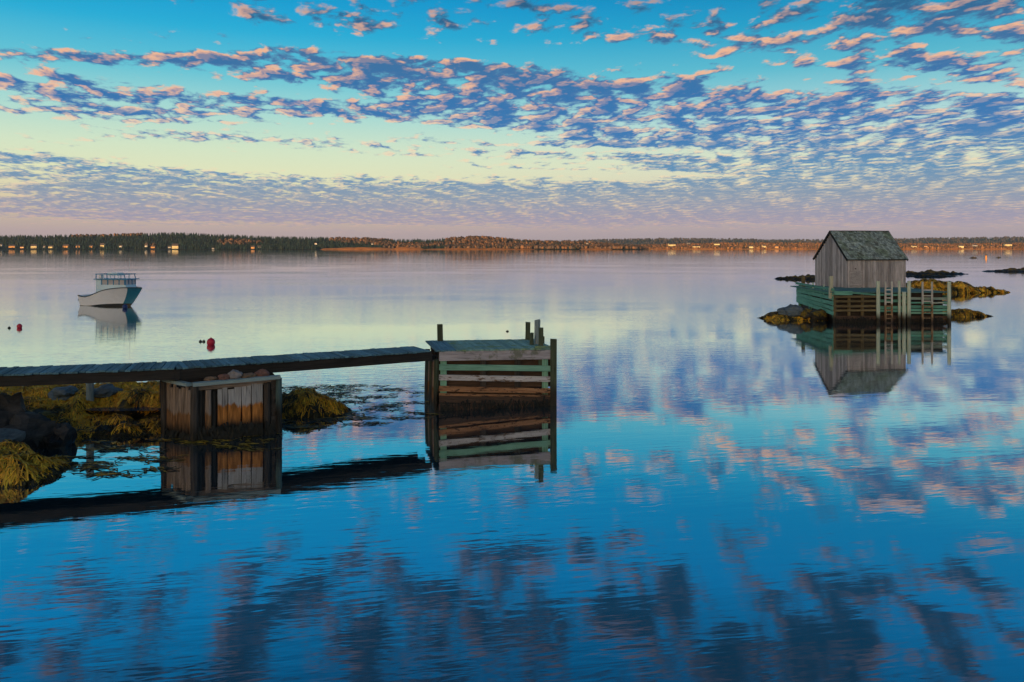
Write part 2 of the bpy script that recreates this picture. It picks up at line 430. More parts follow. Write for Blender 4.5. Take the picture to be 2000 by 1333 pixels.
# ------------------------------------------------------------------ far shore
tree_mat = tintmat('far_foliage', .9)
def interp(pts, x):
    return float(np.interp(x, [p[0] for p in pts], [p[1] for p in pts]))
left_prof = [(-700,466),(-200,461),(0,458),(100,457),(200,456),(270,454),(330,452),(400,454),(500,459),(600,461),(700,462),(770,466),(850,465),(890,461),(930,459.5),(965,461),(1000,465),(1060,468),(1150,470),(1200,474),(1260,480),(1300,485)]
right_prof = [(1090,486),(1150,482),(1230,477),(1320,474),(1400,472),(1500,472),(1700,473),(1850,474),(2000,472),(2700,472)]
ridge_prof = [(800,474),(1000,472),(1100,470),(1200,467),(1330,465),(1420,466),(1500,468),(1700,468),(1850,464),(2000,463),(2300,463),(2900,468)]
def shore_terrain(name, prof, D0, depth, x0, x1, treeh, mat, label, dx=26, low=.8):
    def hf(X, Y):
        q = (Y-D0)/depth
        px = 1000+X/Y*F
        top = (HZ-interp(prof, px))*Y/F+HC-treeh
        top = max(top, -1.0)
        s = max(0.0, min(1.0, q)); s = s*s*(3-2*s)
        z = -2.0 + 3.0*min(1, max(0, q+.02)/.025) + (top-1.0)*s if q < 1 else top
        if top < 0: z = -2.0+ (3.0*min(1, max(0, q+.02)/.025))*max(0,(top+1))
        return z + 0.8*mn.noise(Vector((X*.02, Y*.02, 3)))*min(1,max(0,q*4))
    V, Fc = grid(x0, x1, int((x1-x0)/dx), D0-depth*.03, D0+depth*1.5, 34, hf)
    o = ob(name, npmesh(name, V, Fc, mat, True)); tag(o, label, kind='structure')
    return hf
soil_dark = plain('forest_floor', (.03,.035,.028,1), .95, .1, .3, .05)
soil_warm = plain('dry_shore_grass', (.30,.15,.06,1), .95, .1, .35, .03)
soil_far = plain('far_forest_floor', (.045,.045,.05,1), .95, .1, .3, .02)
h_left = shore_terrain('far_shore', left_prof, 1900, 360, -2700, 420, 11, soil_dark, 'low wooded hills along the far shore at left')
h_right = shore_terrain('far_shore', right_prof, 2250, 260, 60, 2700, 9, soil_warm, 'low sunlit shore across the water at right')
h_ridge = shore_terrain('far_ridge', ridge_prof, 4600, 700, -1100, 6200, 12, soil_far, 'distant wooded ridge beyond the right shore', dx=60)

def cone_tree(n=6):
    v = []; f = []
    for (z0, r, z1) in ((.08,.5,.55),(.38,.36,.80),(.65,.22,1.0)):
        b = len(v)
        for k in range(n):
            a = 2*math.pi*k/n; v.append((r*math.cos(a), r*math.sin(a), z0))
        v.append((0,0,z1))
        for k in range(n): f.append((b+k, b+(k+1)%n, b+n))
    return np.array(v), np.array(f)
def ball_tree():
    bm = bmesh.new(); bmesh.ops.create_icosphere(bm, subdivisions=2, radius=.5)
    v = np.array([(p.co.x, p.co.y, p.co.z*.95+.55) for p in bm.verts]); f = np.array([[q.index for q in fc.verts] for fc in bm.faces]); bm.free()
    return v, f
CT, BT = cone_tree(), ball_tree()
def forest(name, spots, hf, palette, label):
    """spots: list of (X,Y,height,kind). One mass of far trees."""
    Vs, Fs, Cs = [], [], []; off = 0
    for X, Y, h, k in spots:
        v, f = (CT if k == 0 else BT)
        wd = h*(random.uniform(.34,.48) if k == 0 else random.uniform(.6,1.0))
        a = random.uniform(0, 6.3); ca, sa = math.cos(a), math.sin(a)
        q = v*np.array([wd, wd, h])
        if k: q = q*(1+np.random.uniform(-.22,.22,(len(v),1)))
        q = np.stack([q[:,0]*ca-q[:,1]*sa+X, q[:,0]*sa+q[:,1]*ca+Y, q[:,2]+hf(X,Y)-.4], 1)
        c = np.array(random.choice(palette[k]))*random.uniform(.6,1.45)
        cc = np.repeat(c[None], len(v), 0)*np.random.uniform(.75,1.25,(len(v),1))
        Vs.append(q); Fs.append(f+off); Cs.append(cc); off += len(v)
    me = npmesh(name, np.concatenate(Vs), np.concatenate(Fs), tree_mat, False, np.concatenate(Cs))
    return tag(ob(name, me), label, 'forest', kind='stuff')
spruce = [(.022,.045,.036),(.030,.052,.040),(.020,.036,.040),(.035,.045,.030)]
bare = [(.11,.07,.05),(.15,.085,.05),(.09,.065,.055),(.20,.10,.05)]
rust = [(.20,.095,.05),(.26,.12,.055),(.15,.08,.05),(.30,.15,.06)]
# houses on the far shore: (px x, px y of base, width px, height px, kind, label)
HOUSES = [
 (2,481,7,5,'w','pale house at the left edge of the far shore'),
 (24,484,13,6,'o','wide orange-lit house on far shore, second from the left edge'),
 (44,485,8,5,'o','small orange-lit cottage on far shore right of the wide orange house'),
 (66,485,12,7,'y','bright yellow-lit house on far shore, fourth from the left edge'),
 (87,484,5,5,'w','narrow white house on far shore left of a broad yellow house'),
 (100,485,10,6,'y','broad yellow house on far shore touching the narrow white one'),
 (129,484,12,6,'o','low orange house on far shore just left of the boat'),
 (152,484,8,6,'o','small orange house on far shore above the stern of the boat'),
 (178,484,7,5,'o','little orange cottage on far shore above the open stern deck of the boat'),
 (200,484,9,9,'y','tall peaked yellow house on far shore above the boat wheelhouse'),
 (236,483,8,3.5,'w','low white building on far shore above the front windows of the boat'),
 (286,483,6,5,'w','small white house on far shore right of the boat'),
 (299,485,9,6,'o','orange house touching the small white one, right of the boat'),
 (331,485,6,4,'w','small white shed beside the brightest yellow house'),
 (342,486,14,9,'y','largest brightest yellow house on the left far shore'),
 (416,487,3,4,'w','tiny white boathouse at the water below the dark spruces'),
 (494,486,8,6,'o','orange house at the end of the dark spruce shore'),
 (506,485,9,5,'y','low yellow house beside an orange one at the spruce shore end'),
 (617,478,5,4,'w','white house among trees on the slope, left of the red field'),
 (727,478,3,4,'w','tiny white house above the red field'),
 (787,482,5,5,'y','cream house standing on the second red field'),
 (887,472,7,3.5,'w','white house high on the wooded hill, left of the russet knoll'),
 (1005,473,8,4,'o','orange house on the hill right of the russet knoll'),
 (1062,475,8,4,'w','white house on the hill slope above the orange beach'),
 (1147,479,5,6,'w','white house at the point where the left shore ends'),
 (1312,481,16,5,'y','wide yellow house at the start of the sunlit right shore'),
 (1345,478,7,5,'w','white house set high on the sunlit right shore'),
 (1360,484,18,4,'y','long low yellow building below the high white house'),
 (1400,479,13,5,'y','yellow house between the left boathouse and the long low building'),
 (1467,485,9,6,'y','yellow boathouse by the water left of the grey shed'),
 (1492,484,8,6,'y','second yellow boathouse by the water left of the grey shed'),
 (1517,485,8,6,'o','amber house nearest the left side of the grey shed'),
 (1785,484,10,5,'y','yellow house nearest the right side of the grey shed'),
 (1808,484,7,5,'o','small amber house right of the yellow one beside the shed'),
 (1877,485,10,8,'y','tall cream house in the middle of the right shore'),
 (1904,482,9,5,'w','pale house right of the tall cream house'),
 (1938,484,8,5,'o','amber house left of the high yellow house near the right edge'),
 (1968,481,15,6,'y','high yellow house close to the right edge of the shore'),
]
def house_spot(px, py):
    left = px < 1230
    D0, hf, dep = (1900, h_left, 360) if left else (2250, h_right, 260)
    for i in range(120):
        Y = D0+4+i*2.5; X = (px-1000)/F*Y
        z = hf(X, Y)
        if HZ+(HC-z)/Y*F <= py: break
    return X, Y, z
HP = [house_spot(h[0], h[1]) for h in HOUSES]
# meadows at the water's edge: real strips of reddish grass
MEADOW = [(620,770,484.0),(755,830,484.6),(800,1060,486.0),(1130,1200,485.6)]
def in_meadow(X, Y):
    px = 1000+X/Y*F
    return any(a-3 < px < b+3 for a, b, _ in MEADOW) and Y < 1900+ (52 if px < 823 else 18)
sdx, sdy = -sd.x, -sd.y
HA = np.array([(p[0], p[1], p[2], max(h[2]*p[1]/F*.6, 3.5)+3.5) for h, p in zip(HOUSES, HP)])
def near_house(X, Y):
    # gardens and the open ground towards the water stay clear of trees
    dY = Y-HA[:,1]; dX = np.abs(X-HA[:,0]-(HA[:,0]/HA[:,1])*dY)
    rx, ry = X-HA[:,0], Y-HA[:,1]
    al = -rx*sdx-ry*sdy; la = np.abs(rx*sdy-ry*sdx)          # open also towards the low sun
    return bool(np.any((dX < HA[:,3]) & (dY < 7) & (dY > -70)) or np.any((al > -4) & (al < 90) & (la < HA[:,3])))
sp = []
for i in range(15000):
    Y = 1900+ (random.random()**1.5)*400; pxx = random.uniform(-420, 1290); X = (pxx-1000)/F*Y
    z = h_left(X, Y)
    if z < .8 or in_meadow(X, Y) or near_house(X, Y): continue
    kn = mn.noise(Vector((X*.006, Y*.006, 5)))
    knoll = 870 < pxx < 1000
    k = 1 if (kn > (.12 if pxx > 640 else .30) or (knoll and random.random() < .75) or (pxx > 1000 and random.random() < .6)) else 0
    sp.append((X, Y, random.uniform(5.5,11) if k == 0 else random.uniform(5,9.5), k))
forest('forest', sp, h_left, {0: spruce, 1: bare}, 'dark spruce woods with bare hardwoods on the left far shore')
sp = []
for i in range(15000):
    Y = 2250+(random.random()**1.4)*330; pxx = random.uniform(1090, 2420); X = (pxx-1000)/F*Y
    if h_right(X, Y) < .8 or near_house(X, Y): continue
    k = 0 if random.random() < .16 else 1
    sp.append((X, Y, random.uniform(5,10) if k == 0 else random.uniform(3,6.5), k))
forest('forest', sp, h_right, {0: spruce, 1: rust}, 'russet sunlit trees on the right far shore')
sp = []
for i in range(9000):
    Y = 4600+(random.random()**.9)*800; pxx = random.uniform(820, 2500); X = (pxx-1000)/F*Y
    if h_ridge(X, Y) < 2: continue
    sp.append((X, Y, random.uniform(9,15), 0 if random.random() < .6 else 1))
BT_save = BT
forest('forest', sp, h_ridge, {0: spruce, 1: [(.06,.05,.05),(.08,.06,.05)]}, 'blue wooded ridge far behind the right shore')
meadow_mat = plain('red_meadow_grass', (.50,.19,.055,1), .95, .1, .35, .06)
for a, b, yt in MEADOW:
    D = 1893.0; top = (484+HC*F/D-yt)*D/F
    X0, X1 = (a-1000)/F*D, (b-1000)/F*D
    def mh(x, y):
        u = (x-X0)/(X1-X0); v_ = (y-D)/60
        e = (min(1, max(0, u/.35))*min(1, max(0, (1-u)/.25)))**.35*(1+.35*mn.noise(Vector((x*.03, y*.02, 1))))
        return -1.0+(1.3+ (top)*min(1, v_*2.6))*e*(1 if v_ > .01 else .5) + .3*mn.noise(Vector((x*.05, y*.05, 0)))
    V, Fc = grid(X0, X1, 24, D, D+60, 14, mh)
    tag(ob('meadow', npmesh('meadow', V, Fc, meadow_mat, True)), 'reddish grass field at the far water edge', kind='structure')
def strand_h(x, y):
    v_ = (y-2243)/26
    return -1.2+3.6*min(1, max(0, v_*1.6))*(1+.4*mn.noise(Vector((x*.012, y*.02, 2))))
V, Fc = grid(260, 2300, 160, 2243, 2269, 8, strand_h)
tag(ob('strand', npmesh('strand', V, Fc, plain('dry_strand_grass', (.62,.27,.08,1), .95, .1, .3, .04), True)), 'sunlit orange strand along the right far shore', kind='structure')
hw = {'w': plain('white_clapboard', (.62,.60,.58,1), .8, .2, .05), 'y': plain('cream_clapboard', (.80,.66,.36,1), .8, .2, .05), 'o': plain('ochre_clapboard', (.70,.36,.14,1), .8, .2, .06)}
hroof = plain('house_shingle', (.10,.08,.08,1), .9, .2, .2); hglass = plain('house_glass', (.03,.04,.05,1), .15, .6, .05)
hdoor = plain('house_door', (.20,.09,.05,1), .7)
def house(px, py, wp, hp, k, label, pos):
    X, Y, z = pos; s = Y/F
    wd, ht = max(wp*s*.80, 5.0), max(hp*s*.92, 4.6)*random.uniform(.85,1.15); wh = ht*.56; dp = wd*.75
    t = thing('house', label, 'house', (X, Y, z-.6), math.atan2(-X, Y)*0.4+random.uniform(-.3,.3), 'houses on the far shore')
    M0 = MW[t.name]
    x, y = wd/2, dp/2; g = .6
    vs = [(-x,-y,0),(x,-y,0),(x,y,0),(-x,y,0),(-x,-y,wh+g),(x,-y,wh+g),(x,y,wh+g),(-x,y,wh+g),(-x,0,ht+g),(x,0,ht+g)]
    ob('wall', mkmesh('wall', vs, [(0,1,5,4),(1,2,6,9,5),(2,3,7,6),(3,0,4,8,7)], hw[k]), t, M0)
    o = .35
    vs = [(-x-o,-y-o,wh+g-.25),(x+o,-y-o,wh+g-.25),(x+o,0,ht+g+.05),(-x-o,0,ht+g+.05),(-x-o,y+o,wh+g-.25),(x+o,y+o,wh+g-.25)]
    vs += [(a, b, c+.25) for a, b, c in vs]
    ob('roof', mkmesh('roof', vs, [(6,7,8,9),(9,8,11,10),(1,0,3,2),(2,3,4,5),(0,1,7,6),(5,4,10,11),(1,2,8,7),(2,5,11,8),(0,6,9,3),(3,9,10,4)], hroof), t, M0)
    nw = 2 if wd < 11 else 4
    for i in range(nw):
        cx = -x+wd*(i+.5)/nw
        if i == nw//2 and nw > 2:
            vs = [(cx-.55,-y-.05,g),(cx+.55,-y-.05,g),(cx+.55,-y-.05,g+2.1),(cx-.55,-y-.05,g+2.1)]
            ob('door', mkmesh('door', vs, [(0,1,2,3)], hdoor), t, M0); continue
        vs = [(cx-.5,-y-.05,g+1.0),(cx+.5,-y-.05,g+1.0),(cx+.5,-y-.05,g+2.3),(cx-.5,-y-.05,g+2.3)]
        ob('window', mkmesh('window', vs, [(0,1,2,3)], hglass), t, M0)
for h, p in zip(HOUSES, HP): house(*h, p)

# ------------------------------------------------------------------ shared wood
GREY = wood('grey_shed_boards', (.27,.24,.26,1), (.60,.54,.57,1), var=.7)
DECK = wood('weathered_deck', (.05,.12,.17,1), (.15,.29,.38,1), var=.7)  # blue of the sky light tinted into the grey board colour
DECKG = wood('mossy_deck', (.14,.26,.25,1), (.34,.54,.50,1), var=.5, moss=(.22,.30,.14,1))
BEAM = wood('dark_tarred_beam', (.016,.015,.016,1), (.045,.04,.04,1), var=.3)
LILAC = wood('faded_lilac_plank', (.30,.27,.31,1), (.60,.55,.62,1), var=.25, moss=(.16,.17,.12,1))
GREENP = wood('green_painted_plank', (.14,.32,.24,1), (.30,.56,.45,1), var=.3, wet=(.15,.55))
GREYP = wood('pale_tide_plank', (.38,.35,.37,1), (.68,.63,.66,1), var=.2, peel=(.16,.10,.07,1), wet=(.2,.6))
RUSTP = wood('rust_stained_plank', (.22,.09,.04,1), (.50,.26,.14,1), var=.3, peel=(.05,.03,.025,1), wet=(.1,.5))
DARKP = wood('weed_dark_plank', (.03,.02,.016,1), (.12,.07,.05,1), var=.3, wet=(-.1,.35))
POSTD = wood('dark_green_post', (.035,.05,.035,1), (.10,.12,.08,1), var=.3, wet=(.3,.9))
POSTB = wood('blue_grey_post', (.16,.22,.25,1), (.34,.40,.44,1), var=.2)
CRIBB = wood('brown_crib_boards', (.07,.055,.05,1), (.40,.31,.27,1), var=.4, stain=(.2,.72,(.30,.15,.07,1)), wet=(.12,.55))
CRIBG = wood('grey_over_rust_boards', (.22,.22,.25,1), (.50,.49,.52,1), var=.3, stain=(.2,.90,(.58,.23,.06,1)), wet=(.26,.60))
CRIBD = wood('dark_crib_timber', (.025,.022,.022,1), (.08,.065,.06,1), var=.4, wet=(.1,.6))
CAPB = wood('blue_grey_cap', (.16,.24,.28,1), (.36,.46,.50,1), var=.2)
WGREEN = wood('sea_green_wharf_board', (.07,.24,.19,1), (.20,.46,.37,1), var=.45, wet=(.15,.6))
WPALE = wood('pale_green_post', (.40,.46,.36,1), (.70,.74,.62,1), var=.2, wet=(.25,.85), wetcol=(.03,.022,.016,1))
WBROWN = wood('brown_wharf_log', (.08,.055,.03,1), (.22,.17,.09,1), var=.4, wet=(.15,.7))
WDECK = wood('green_wharf_deck', (.05,.13,.14,1), (.14,.27,.27,1), var=.4)
LADW = wood('pale_ladder_wood', (.42,.38,.36,1), (.70,.66,.62,1), var=.2, stain=(.2,1.3,(.45,.28,.16,1)), wet=(.0,.55), wetcol=(.05,.03,.025,1))
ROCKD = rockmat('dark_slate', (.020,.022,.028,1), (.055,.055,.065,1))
ROCKB = rockmat('blue_slate', (.06,.08,.10,1), (.16,.19,.22,1))
ROCKW = rockmat('weedy_rock', (.03,.028,.024,1), (.07,.06,.045,1), weed=(.22,.15,.025,1))
PINK = plain('pink_granite', (.17,.09,.08,1), .8, .3, .3, 9, bmp=.02)
PALE = plain('pale_granite', (.26,.23,.24,1), .8, .3, .3, 9, bmp=.02)
TANR = plain('tan_fieldstone', (.20,.13,.09,1), .8, .3, .3, 9, bmp=.02)

# ------------------------------------------------------------------ left shore: rock and rockweed
def gb(x, y, cx, cy, rx, ry, h, p=2):
    d = ((x-cx)/rx)**2+((y-cy)/ry)**2
    return h*math.exp(-d**(p/2))
def shore_h(x, y):
    # broad shelf climbing away from the water, then mounds
    yw = 20.7+.35*mn.noise(Vector((x*.5, 0, 8)))+ max(0, (x+10.2))*.55
    q = (y-yw)/3.0
    fall = 1/(1+math.exp((x+8.6)*2.2))*(1/(1+math.exp((y-25.6)*2.0)))
    z = -.60+(.52+.95*max(-.5, min(1.0, q)))*fall
    z += gb(x,y,-12.6,17.6,3.0,1.7,1.10,3)
    z += gb(x,y,-18.0,18.5,4.0,3.0,1.4,3)
    z += gb(x,y,-6.5,24.3,1.9,1.25,1.12,2.4)
    z -= gb(x,y,-10.9,22.45,1.3,.36,.12,2)
    v = Vector((x, y, 0))
    z += .16*mn.noise(v*.7)+.20*mn.noise(v*1.5+Vector((3,1,0)))+.11*mn.noise(v*3.3)+.05*mn.noise(v*7)
    return z
V, Fc = grid(-24, -3.2, 210, 13.6, 27.6, 170, shore_h)
tag(ob('shore_rock', npmesh('shore_rock', V, Fc, ROCKW, True)), 'weed covered tidal rock at the left shore', kind='structure')
weed_mat = tintmat('rockweed', .55, spec=.35)
weed_pal = [(.46,.26,.02),(.40,.21,.02),(.28,.17,.02),(.52,.28,.025),(.20,.14,.02),(.34,.22,.025),(.50,.20,.02)]
weed_gold = [(.80,.44,.03),(.76,.36,.03),(.68,.42,.035),(.84,.42,.04)]
weed_dk = [(.05,.04,.014),(.035,.028,.012),(.07,.055,.016),(.03,.022,.012)]
def weed(name, spots, hf, label, L=(.16,.42), wd=(.007,.018), lift=.03, flow=None, pal=None, nseg=4):
    Vs, Fs, Cs = [], [], []; off = 0
    for x, y in spots:
        z = hf(x, y); e = .06
        gx, gy = (hf(x+e, y)-hf(x-e, y))/(2*e), (hf(x, y+e)-hf(x, y-e))/(2*e)
        g = math.hypot(gx, gy)+1e-4
        ang = math.atan2(-gy, -gx)+random.gauss(0, .45) if flow is None else flow(x, y)
        ln = random.uniform(*L); w_ = random.uniform(*wd)
        if pal: P_ = pal
        else:
            zn = z+.25*mn.noise(Vector((x*.9, y*.9, 9)))
            q_ = mn.noise(Vector((x*1.1, y*1.1, 2)))+.5*mn.noise(Vector((x*3, y*3, 6)))+random.gauss(0,.12)
            P_ = weed_dk if zn < .10 else (weed_gold if q_ > -.12 else (weed_pal if q_ > -.42 else weed_dk))
        c = np.array(random.choice(P_))*random.uniform(.6,1.35)
        vs = []; cx, cy = x, y; base = lift*random.uniform(.3,1.3)
        for i in range(nseg+1):
            t = i/nseg
            ww = w_*(.55+.9*t if t < .7 else 1.15*(1-t)/.3*.9+.12)
            zz = hf(cx, cy)+base+lift*1.4*math.sin(t*3.1)*random.uniform(.4,1.2)
            nx, ny = -math.sin(ang), math.cos(ang)
            vs += [(cx+nx*ww, cy+ny*ww, zz), (cx-nx*ww, cy-ny*ww, zz+random.uniform(-.012,.012))]
            ang += random.gauss(0, .3)
            cx += math.cos(ang)*ln/nseg; cy += math.sin(ang)*ln/nseg
        Vs.append(np.array(vs)); k = np.arange(nseg)*2
        Fs.append(np.stack([k, k+1, k+3, k+2], 1)+off)
        Cs.append(np.repeat(c[None], len(vs), 0)*np.linspace(.7,1.2,len(vs))[:,None]); off += len(vs)
    me = npmesh(name, np.concatenate(Vs), np.concatenate(Fs), weed_mat, True, np.concatenate(Cs))
    return tag(ob(name, me), label, 'seaweed', kind='stuff')
sp = []
while len(sp) < 46000:
    x, y = random.uniform(-19,-4.6), random.uniform(14.6,26.5)
    if abs(x/y) > .72: continue
    z = shore_h(x, y)
    if z < -.06 or mn.noise(Vector((x*.8, y*1.2, 11)))+random.gauss(0,.06) > .40: continue
    if ((x+10.9)/1.25)**2+((y-22.45)/.36)**2 < 1: continue
    sp.append((x, y))
weed('rockweed', sp, shore_h, 'olive and gold rockweed draped over the left shore rocks')
# floating fronds on the surface
def floaters(px0, px1, py0, py1, n, pal, name, label, f=None):
    sp = []
    while len(sp) < n:
        px, py = random.uniform(px0, px1), random.uniform(py0, py1)
        D = HC*F/(py-HZ); x, y = (px-1000)/F*D, D
        if shore_h(x, y) > .02: continue
        v = mn.noise(Vector((x*.9, y*2.2, 1)))+.5*mn.noise(Vector((x*2.5, y*5, 7)))
        if v < (f(px, py) if f else .05): continue
        sp.append((x, y))
    return weed(name, sp, lambda a, b: 0.0, label, L=(.15,.5), wd=(.012,.035), lift=.012, flow=lambda a, b: random.gauss(0,.35)+(0 if random.random()<.5 else math.pi), pal=pal, nseg=3)
floaters(150, 330, 858, 930, 330, weed_pal[2:6]+weed_dk, 'floating_seaweed', 'seaweed fronds floating left of the small crib', lambda a, b: .10+abs(b-895)/160)
floaters(540, 850, 752, 840, 1100, weed_dk+weed_pal[4:6], 'floating_seaweed', 'dark seaweed floating between the two cribs', lambda a, b: -.05+max(0, (a-640)/500)+max(0,(b-815)/150))
floaters(360, 560, 845, 880, 120, weed_pal[4:6], 'floating_seaweed', 'olive seaweed floating at the foot of the small crib', lambda a, b: .0)
# tide pool
pool_m, t, bs = mat_new('tide_pool_water'); bs.inputs['Base Color'].default_value = (.01,.05,.10,1); bs.inputs['Roughness'].default_value = .05; bs.inputs['IOR'].default_value = 1.6
def disc(cx, cy, rx, ry, z, n=22):
    return [(cx+rx*math.cos(2*math.pi*k/n)*(1+.12*math.sin(3*k)), cy+ry*math.sin(2*math.pi*k/n)*(1+.1*math.cos(5*k)), z) for k in range(n)], [tuple(range(n))]
zp = max(shore_h(-10.9+i*.3, 22.45) for i in range(-3,4))+.03
tag(ob('tide_pool', mkmesh('tide_pool', *disc(-10.9,22.45,1.2,.30,zp), pool_m)), 'blue tide pool among the weed left of the small crib', kind='structure')
# dark boulders at the left edge
BOULD = [
 ((-12.95,20.25),(.85,.6,.95),ROCKD,'tallest dark slate boulder at the left edge of the picture'),
 ((-12.15,20.0),(.62,.5,.85),ROCKD,'dark slate boulder beside the tallest one at the left edge'),
 ((-11.55,20.25),(.50,.40,.52),ROCKD,'low dark boulder at the right end of the left boulder row'),
 ((-13.7,20.1),(.6,.5,.8),ROCKD,'dark boulder cut by the left picture edge'),
 ((-12.3,18.95),(.72,.35,.33),ROCKB,'flat blue grey slab below the dark boulders at left'),
 ((-13.1,23.3),(.60,.35,.22),ROCKB,'blue grey rock under the left end of the footbridge'),
 ((-11.9,23.3),(.38,.3,.18),ROCKB,'small blue grey rock under the footbridge right of the prop post'),
]
for i, ((x, y), s, mt, lab) in enumerate(BOULD):
    o = ob('boulder', rock_mesh('boulder', s, mt, i+3, 3, .42), None, Matrix.Translation((x, y, shore_h(x, y)+s[2]*.38)) @ Matrix.Rotation(i*1.1, 4, 'Z'))
    tag(o, lab, 'boulder', 'boulders on the left shore')

# ------------------------------------------------------------------ footbridge
UP = Vector((0,0,1))
WP = [Vector((-21.0,17.0,1.93)), Vector((-8.75,20.72,1.87)), Vector((-2.42,24.36,1.855))]
fb = thing('footbridge', 'long plank footbridge running from the left edge to the pier head', 'footbridge', (-8.5,21.5,0))
for si in range(2):
    a, b = WP[si], WP[si+1]
    d = (b-a).normalized(); n = Vector((-d.y, d.x, 0)).normalized(); L = (b-a).length
    W_ = 1.32; t = .02
    while t < L-.1:
        bw = random.uniform(.125,.165)
        p = a+d*(t+bw/2)
        o0, o1 = random.uniform(-.05,.04), random.uniform(-.04,.05)
        zz = UP*random.uniform(-.006,.008)
        board('deck_plank', p+n*o0+zz-UP*.025, p+n*(W_+o1)+zz-UP*.025, bw-.016, .042, UP, DECK, fb, jit=.004, seg=2)
        t += bw
    for q in (.10, .62, 1.20):
        board('stringer', a+n*q-UP*.185-d*.02, b+n*q-UP*.185+(d*.1 if si == 0 else d*0), .11, .265, UP, BEAM, fb, jit=.006, seg=6)
    # thin edge strip nailed along the plank ends
px_, D_ = 176, 22.9
pole('prop_post', ((px_-1000)/F*D_, D_, .2), ((px_-1000)/F*D_, D_, 1.60), .11, .10, POSTB, fb)
pole('prop_post', (-14.6, 20.2, .2), (-14.6, 20.2, 1.62), .11, .10, POSTD, fb)

# ------------------------------------------------------------------ small crib under the bridge
cr = thing('crib', 'small square timber crib of upright boards under the footbridge', 'crib', (-8.0,21.8,0))
F0, F1 = Vector((-8.22,20.56,0)), Vector((-6.28,21.46,0))
e = (F1-F0).normalized(); nb = Vector((-e.y, e.x, 0)); LF = (F1-F0).length
G0 = Vector((-9.28,21.28,0))                   # far left corner
el_ = (F0-G0).normalized(); nl = Vector((-el_.y, el_.x, 0)); LG = (F0-G0).length
# front panel
t = .58
while t < LF-.42:
    bw = random.uniform(.12,.18)
    p = F0+e*(t+bw/2)+nb*.05
    board('panel_board', p+UP*random.uniform(-.5,-.4), p+UP*(1.26+.05*t+random.uniform(-.07,.04)), bw-random.uniform(.006,.022), .04, nb, CRIBG, cr, seg=5, jit=.011)
    t += bw
# left panel
t = .08
while t < LG-.10:
    bw = random.uniform(.10,.15)
    p = G0+el_*(t+bw/2)+nl*.03
    board('side_board', p+UP*-.5, p+UP*(1.38+random.uniform(-.10,.05)), bw-random.uniform(.006,.022), .045, nl, CRIBB, cr, seg=5, jit=.011)
    t += bw
for (p, r, z, mt) in ((F0+e*.02,.10,1.42,CRIBD), (F0+e*.17+nb*.12,.07,1.36,CRIBD), (F0+e*.36+nb*.02,.075,1.30,CRIBB), (F0+e*.50+nb*.14,.07,1.25,CRIBD),
                      (F1-e*.30+nb*.02,.085,1.38,CRIBD), (F1-e*.14+nb*.10,.07,1.42,CRIBD), (F1+e*.0,.085,1.50,POSTB), (G0,.09,1.45,CRIBD), (G0+nb*1.9,.09,1.45,CRIBD), (F1+nb*1.9,.09,1.45,CRIBD)):
    pole('corner_post', p+UP*-.6, p+UP*z, r*1.1, r, mt if mt is not POSTB else wood('teal_topped_post', (.05,.09,.10,1), (.12,.20,.22,1), wet=(.5,1.15)), cr, n=8)
board('cap_rail', F0-e*.02-nb*.06+UP*1.475, F1+e*.02-nb*.06+UP*1.525, .20, .09, UP, CAPB, cr, seg=5)
board('cap_rail', G0+UP*1.47, F0-e*.1+UP*1.47, .16, .08, UP, CAPB, cr, seg=3)
board('waler', F0+nb*.10+UP*1.36, F1+nb*.10+UP*1.40, .14, .13, UP, CRIBB, cr, seg=4)
for z in (-.1,.25,.6,.95,1.2):
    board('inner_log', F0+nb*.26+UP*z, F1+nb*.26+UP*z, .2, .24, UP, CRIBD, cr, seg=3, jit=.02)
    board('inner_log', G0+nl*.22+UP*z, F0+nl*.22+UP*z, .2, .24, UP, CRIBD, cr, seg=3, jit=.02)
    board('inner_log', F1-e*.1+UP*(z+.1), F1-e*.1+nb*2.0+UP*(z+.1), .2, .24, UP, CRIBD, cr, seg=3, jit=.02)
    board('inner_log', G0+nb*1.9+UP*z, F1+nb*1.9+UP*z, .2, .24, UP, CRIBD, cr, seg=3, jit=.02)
t = .12
while t < .56:
    p = F0+e*(t+.05)+nb*.16
    board('panel_board', p+UP*-.5, p+UP*(1.25+random.uniform(-.1,.03)), .09, .04, nb, CRIBD, cr, seg=4, jit=.01)
    t += .11
STN = [(.42,.10,(.15,.12,.08),TANR,'brown rounded stone on the small crib, leftmost under the bridge'),
       (.78,.06,(.18,.13,.10),PINK,'dark red stone on the small crib under the bridge'),
       (1.02,.08,(.19,.16,.15),PALE,'grey stone on the small crib under the bridge'),
       (1.36,.07,(.22,.14,.08),TANR,'flat tan stone on the small crib under the bridge'),
       (1.74,.10,(.17,.15,.12),PINK,'reddish stone at the right end of the small crib')]
for i, (t, q, s, mt, lab) in enumerate(STN):
    p = F0+e*t+nb*(q+.02)
    o = ob('stone', rock_mesh('stone', s, mt, i+21, 3, .25), None, Matrix.Translation((p.x, p.y, 1.50+.02*t+s[2]*.62)) @ Matrix.Rotation(.46, 4, 'Z'))
    tag(o, lab, 'stone', 'ballast stones on the small crib')
# fill stones inside the crib
bm = bmesh.new()
for i in range(60):
    p = F0+e*random.uniform(.2,LF-.2)+nb*random.uniform(.45,1.7)+UP*random.uniform(-.2,1.2)
    r = bmesh.ops.create_icosphere(bm, subdivisions=1, radius=random.uniform(.16,.28), matrix=Matrix.Translation(p) @ Matrix.Rotation(i, 4, 'X') @ Matrix.Diagonal((1,.8,.7,1)))
me = bpy.data.meshes.new('fill_stones'); bm.to_mesh(me); bm.free(); me.materials.append(ROCKD)
tag(ob('fill_stones', me, cr), None, kind='stuff')

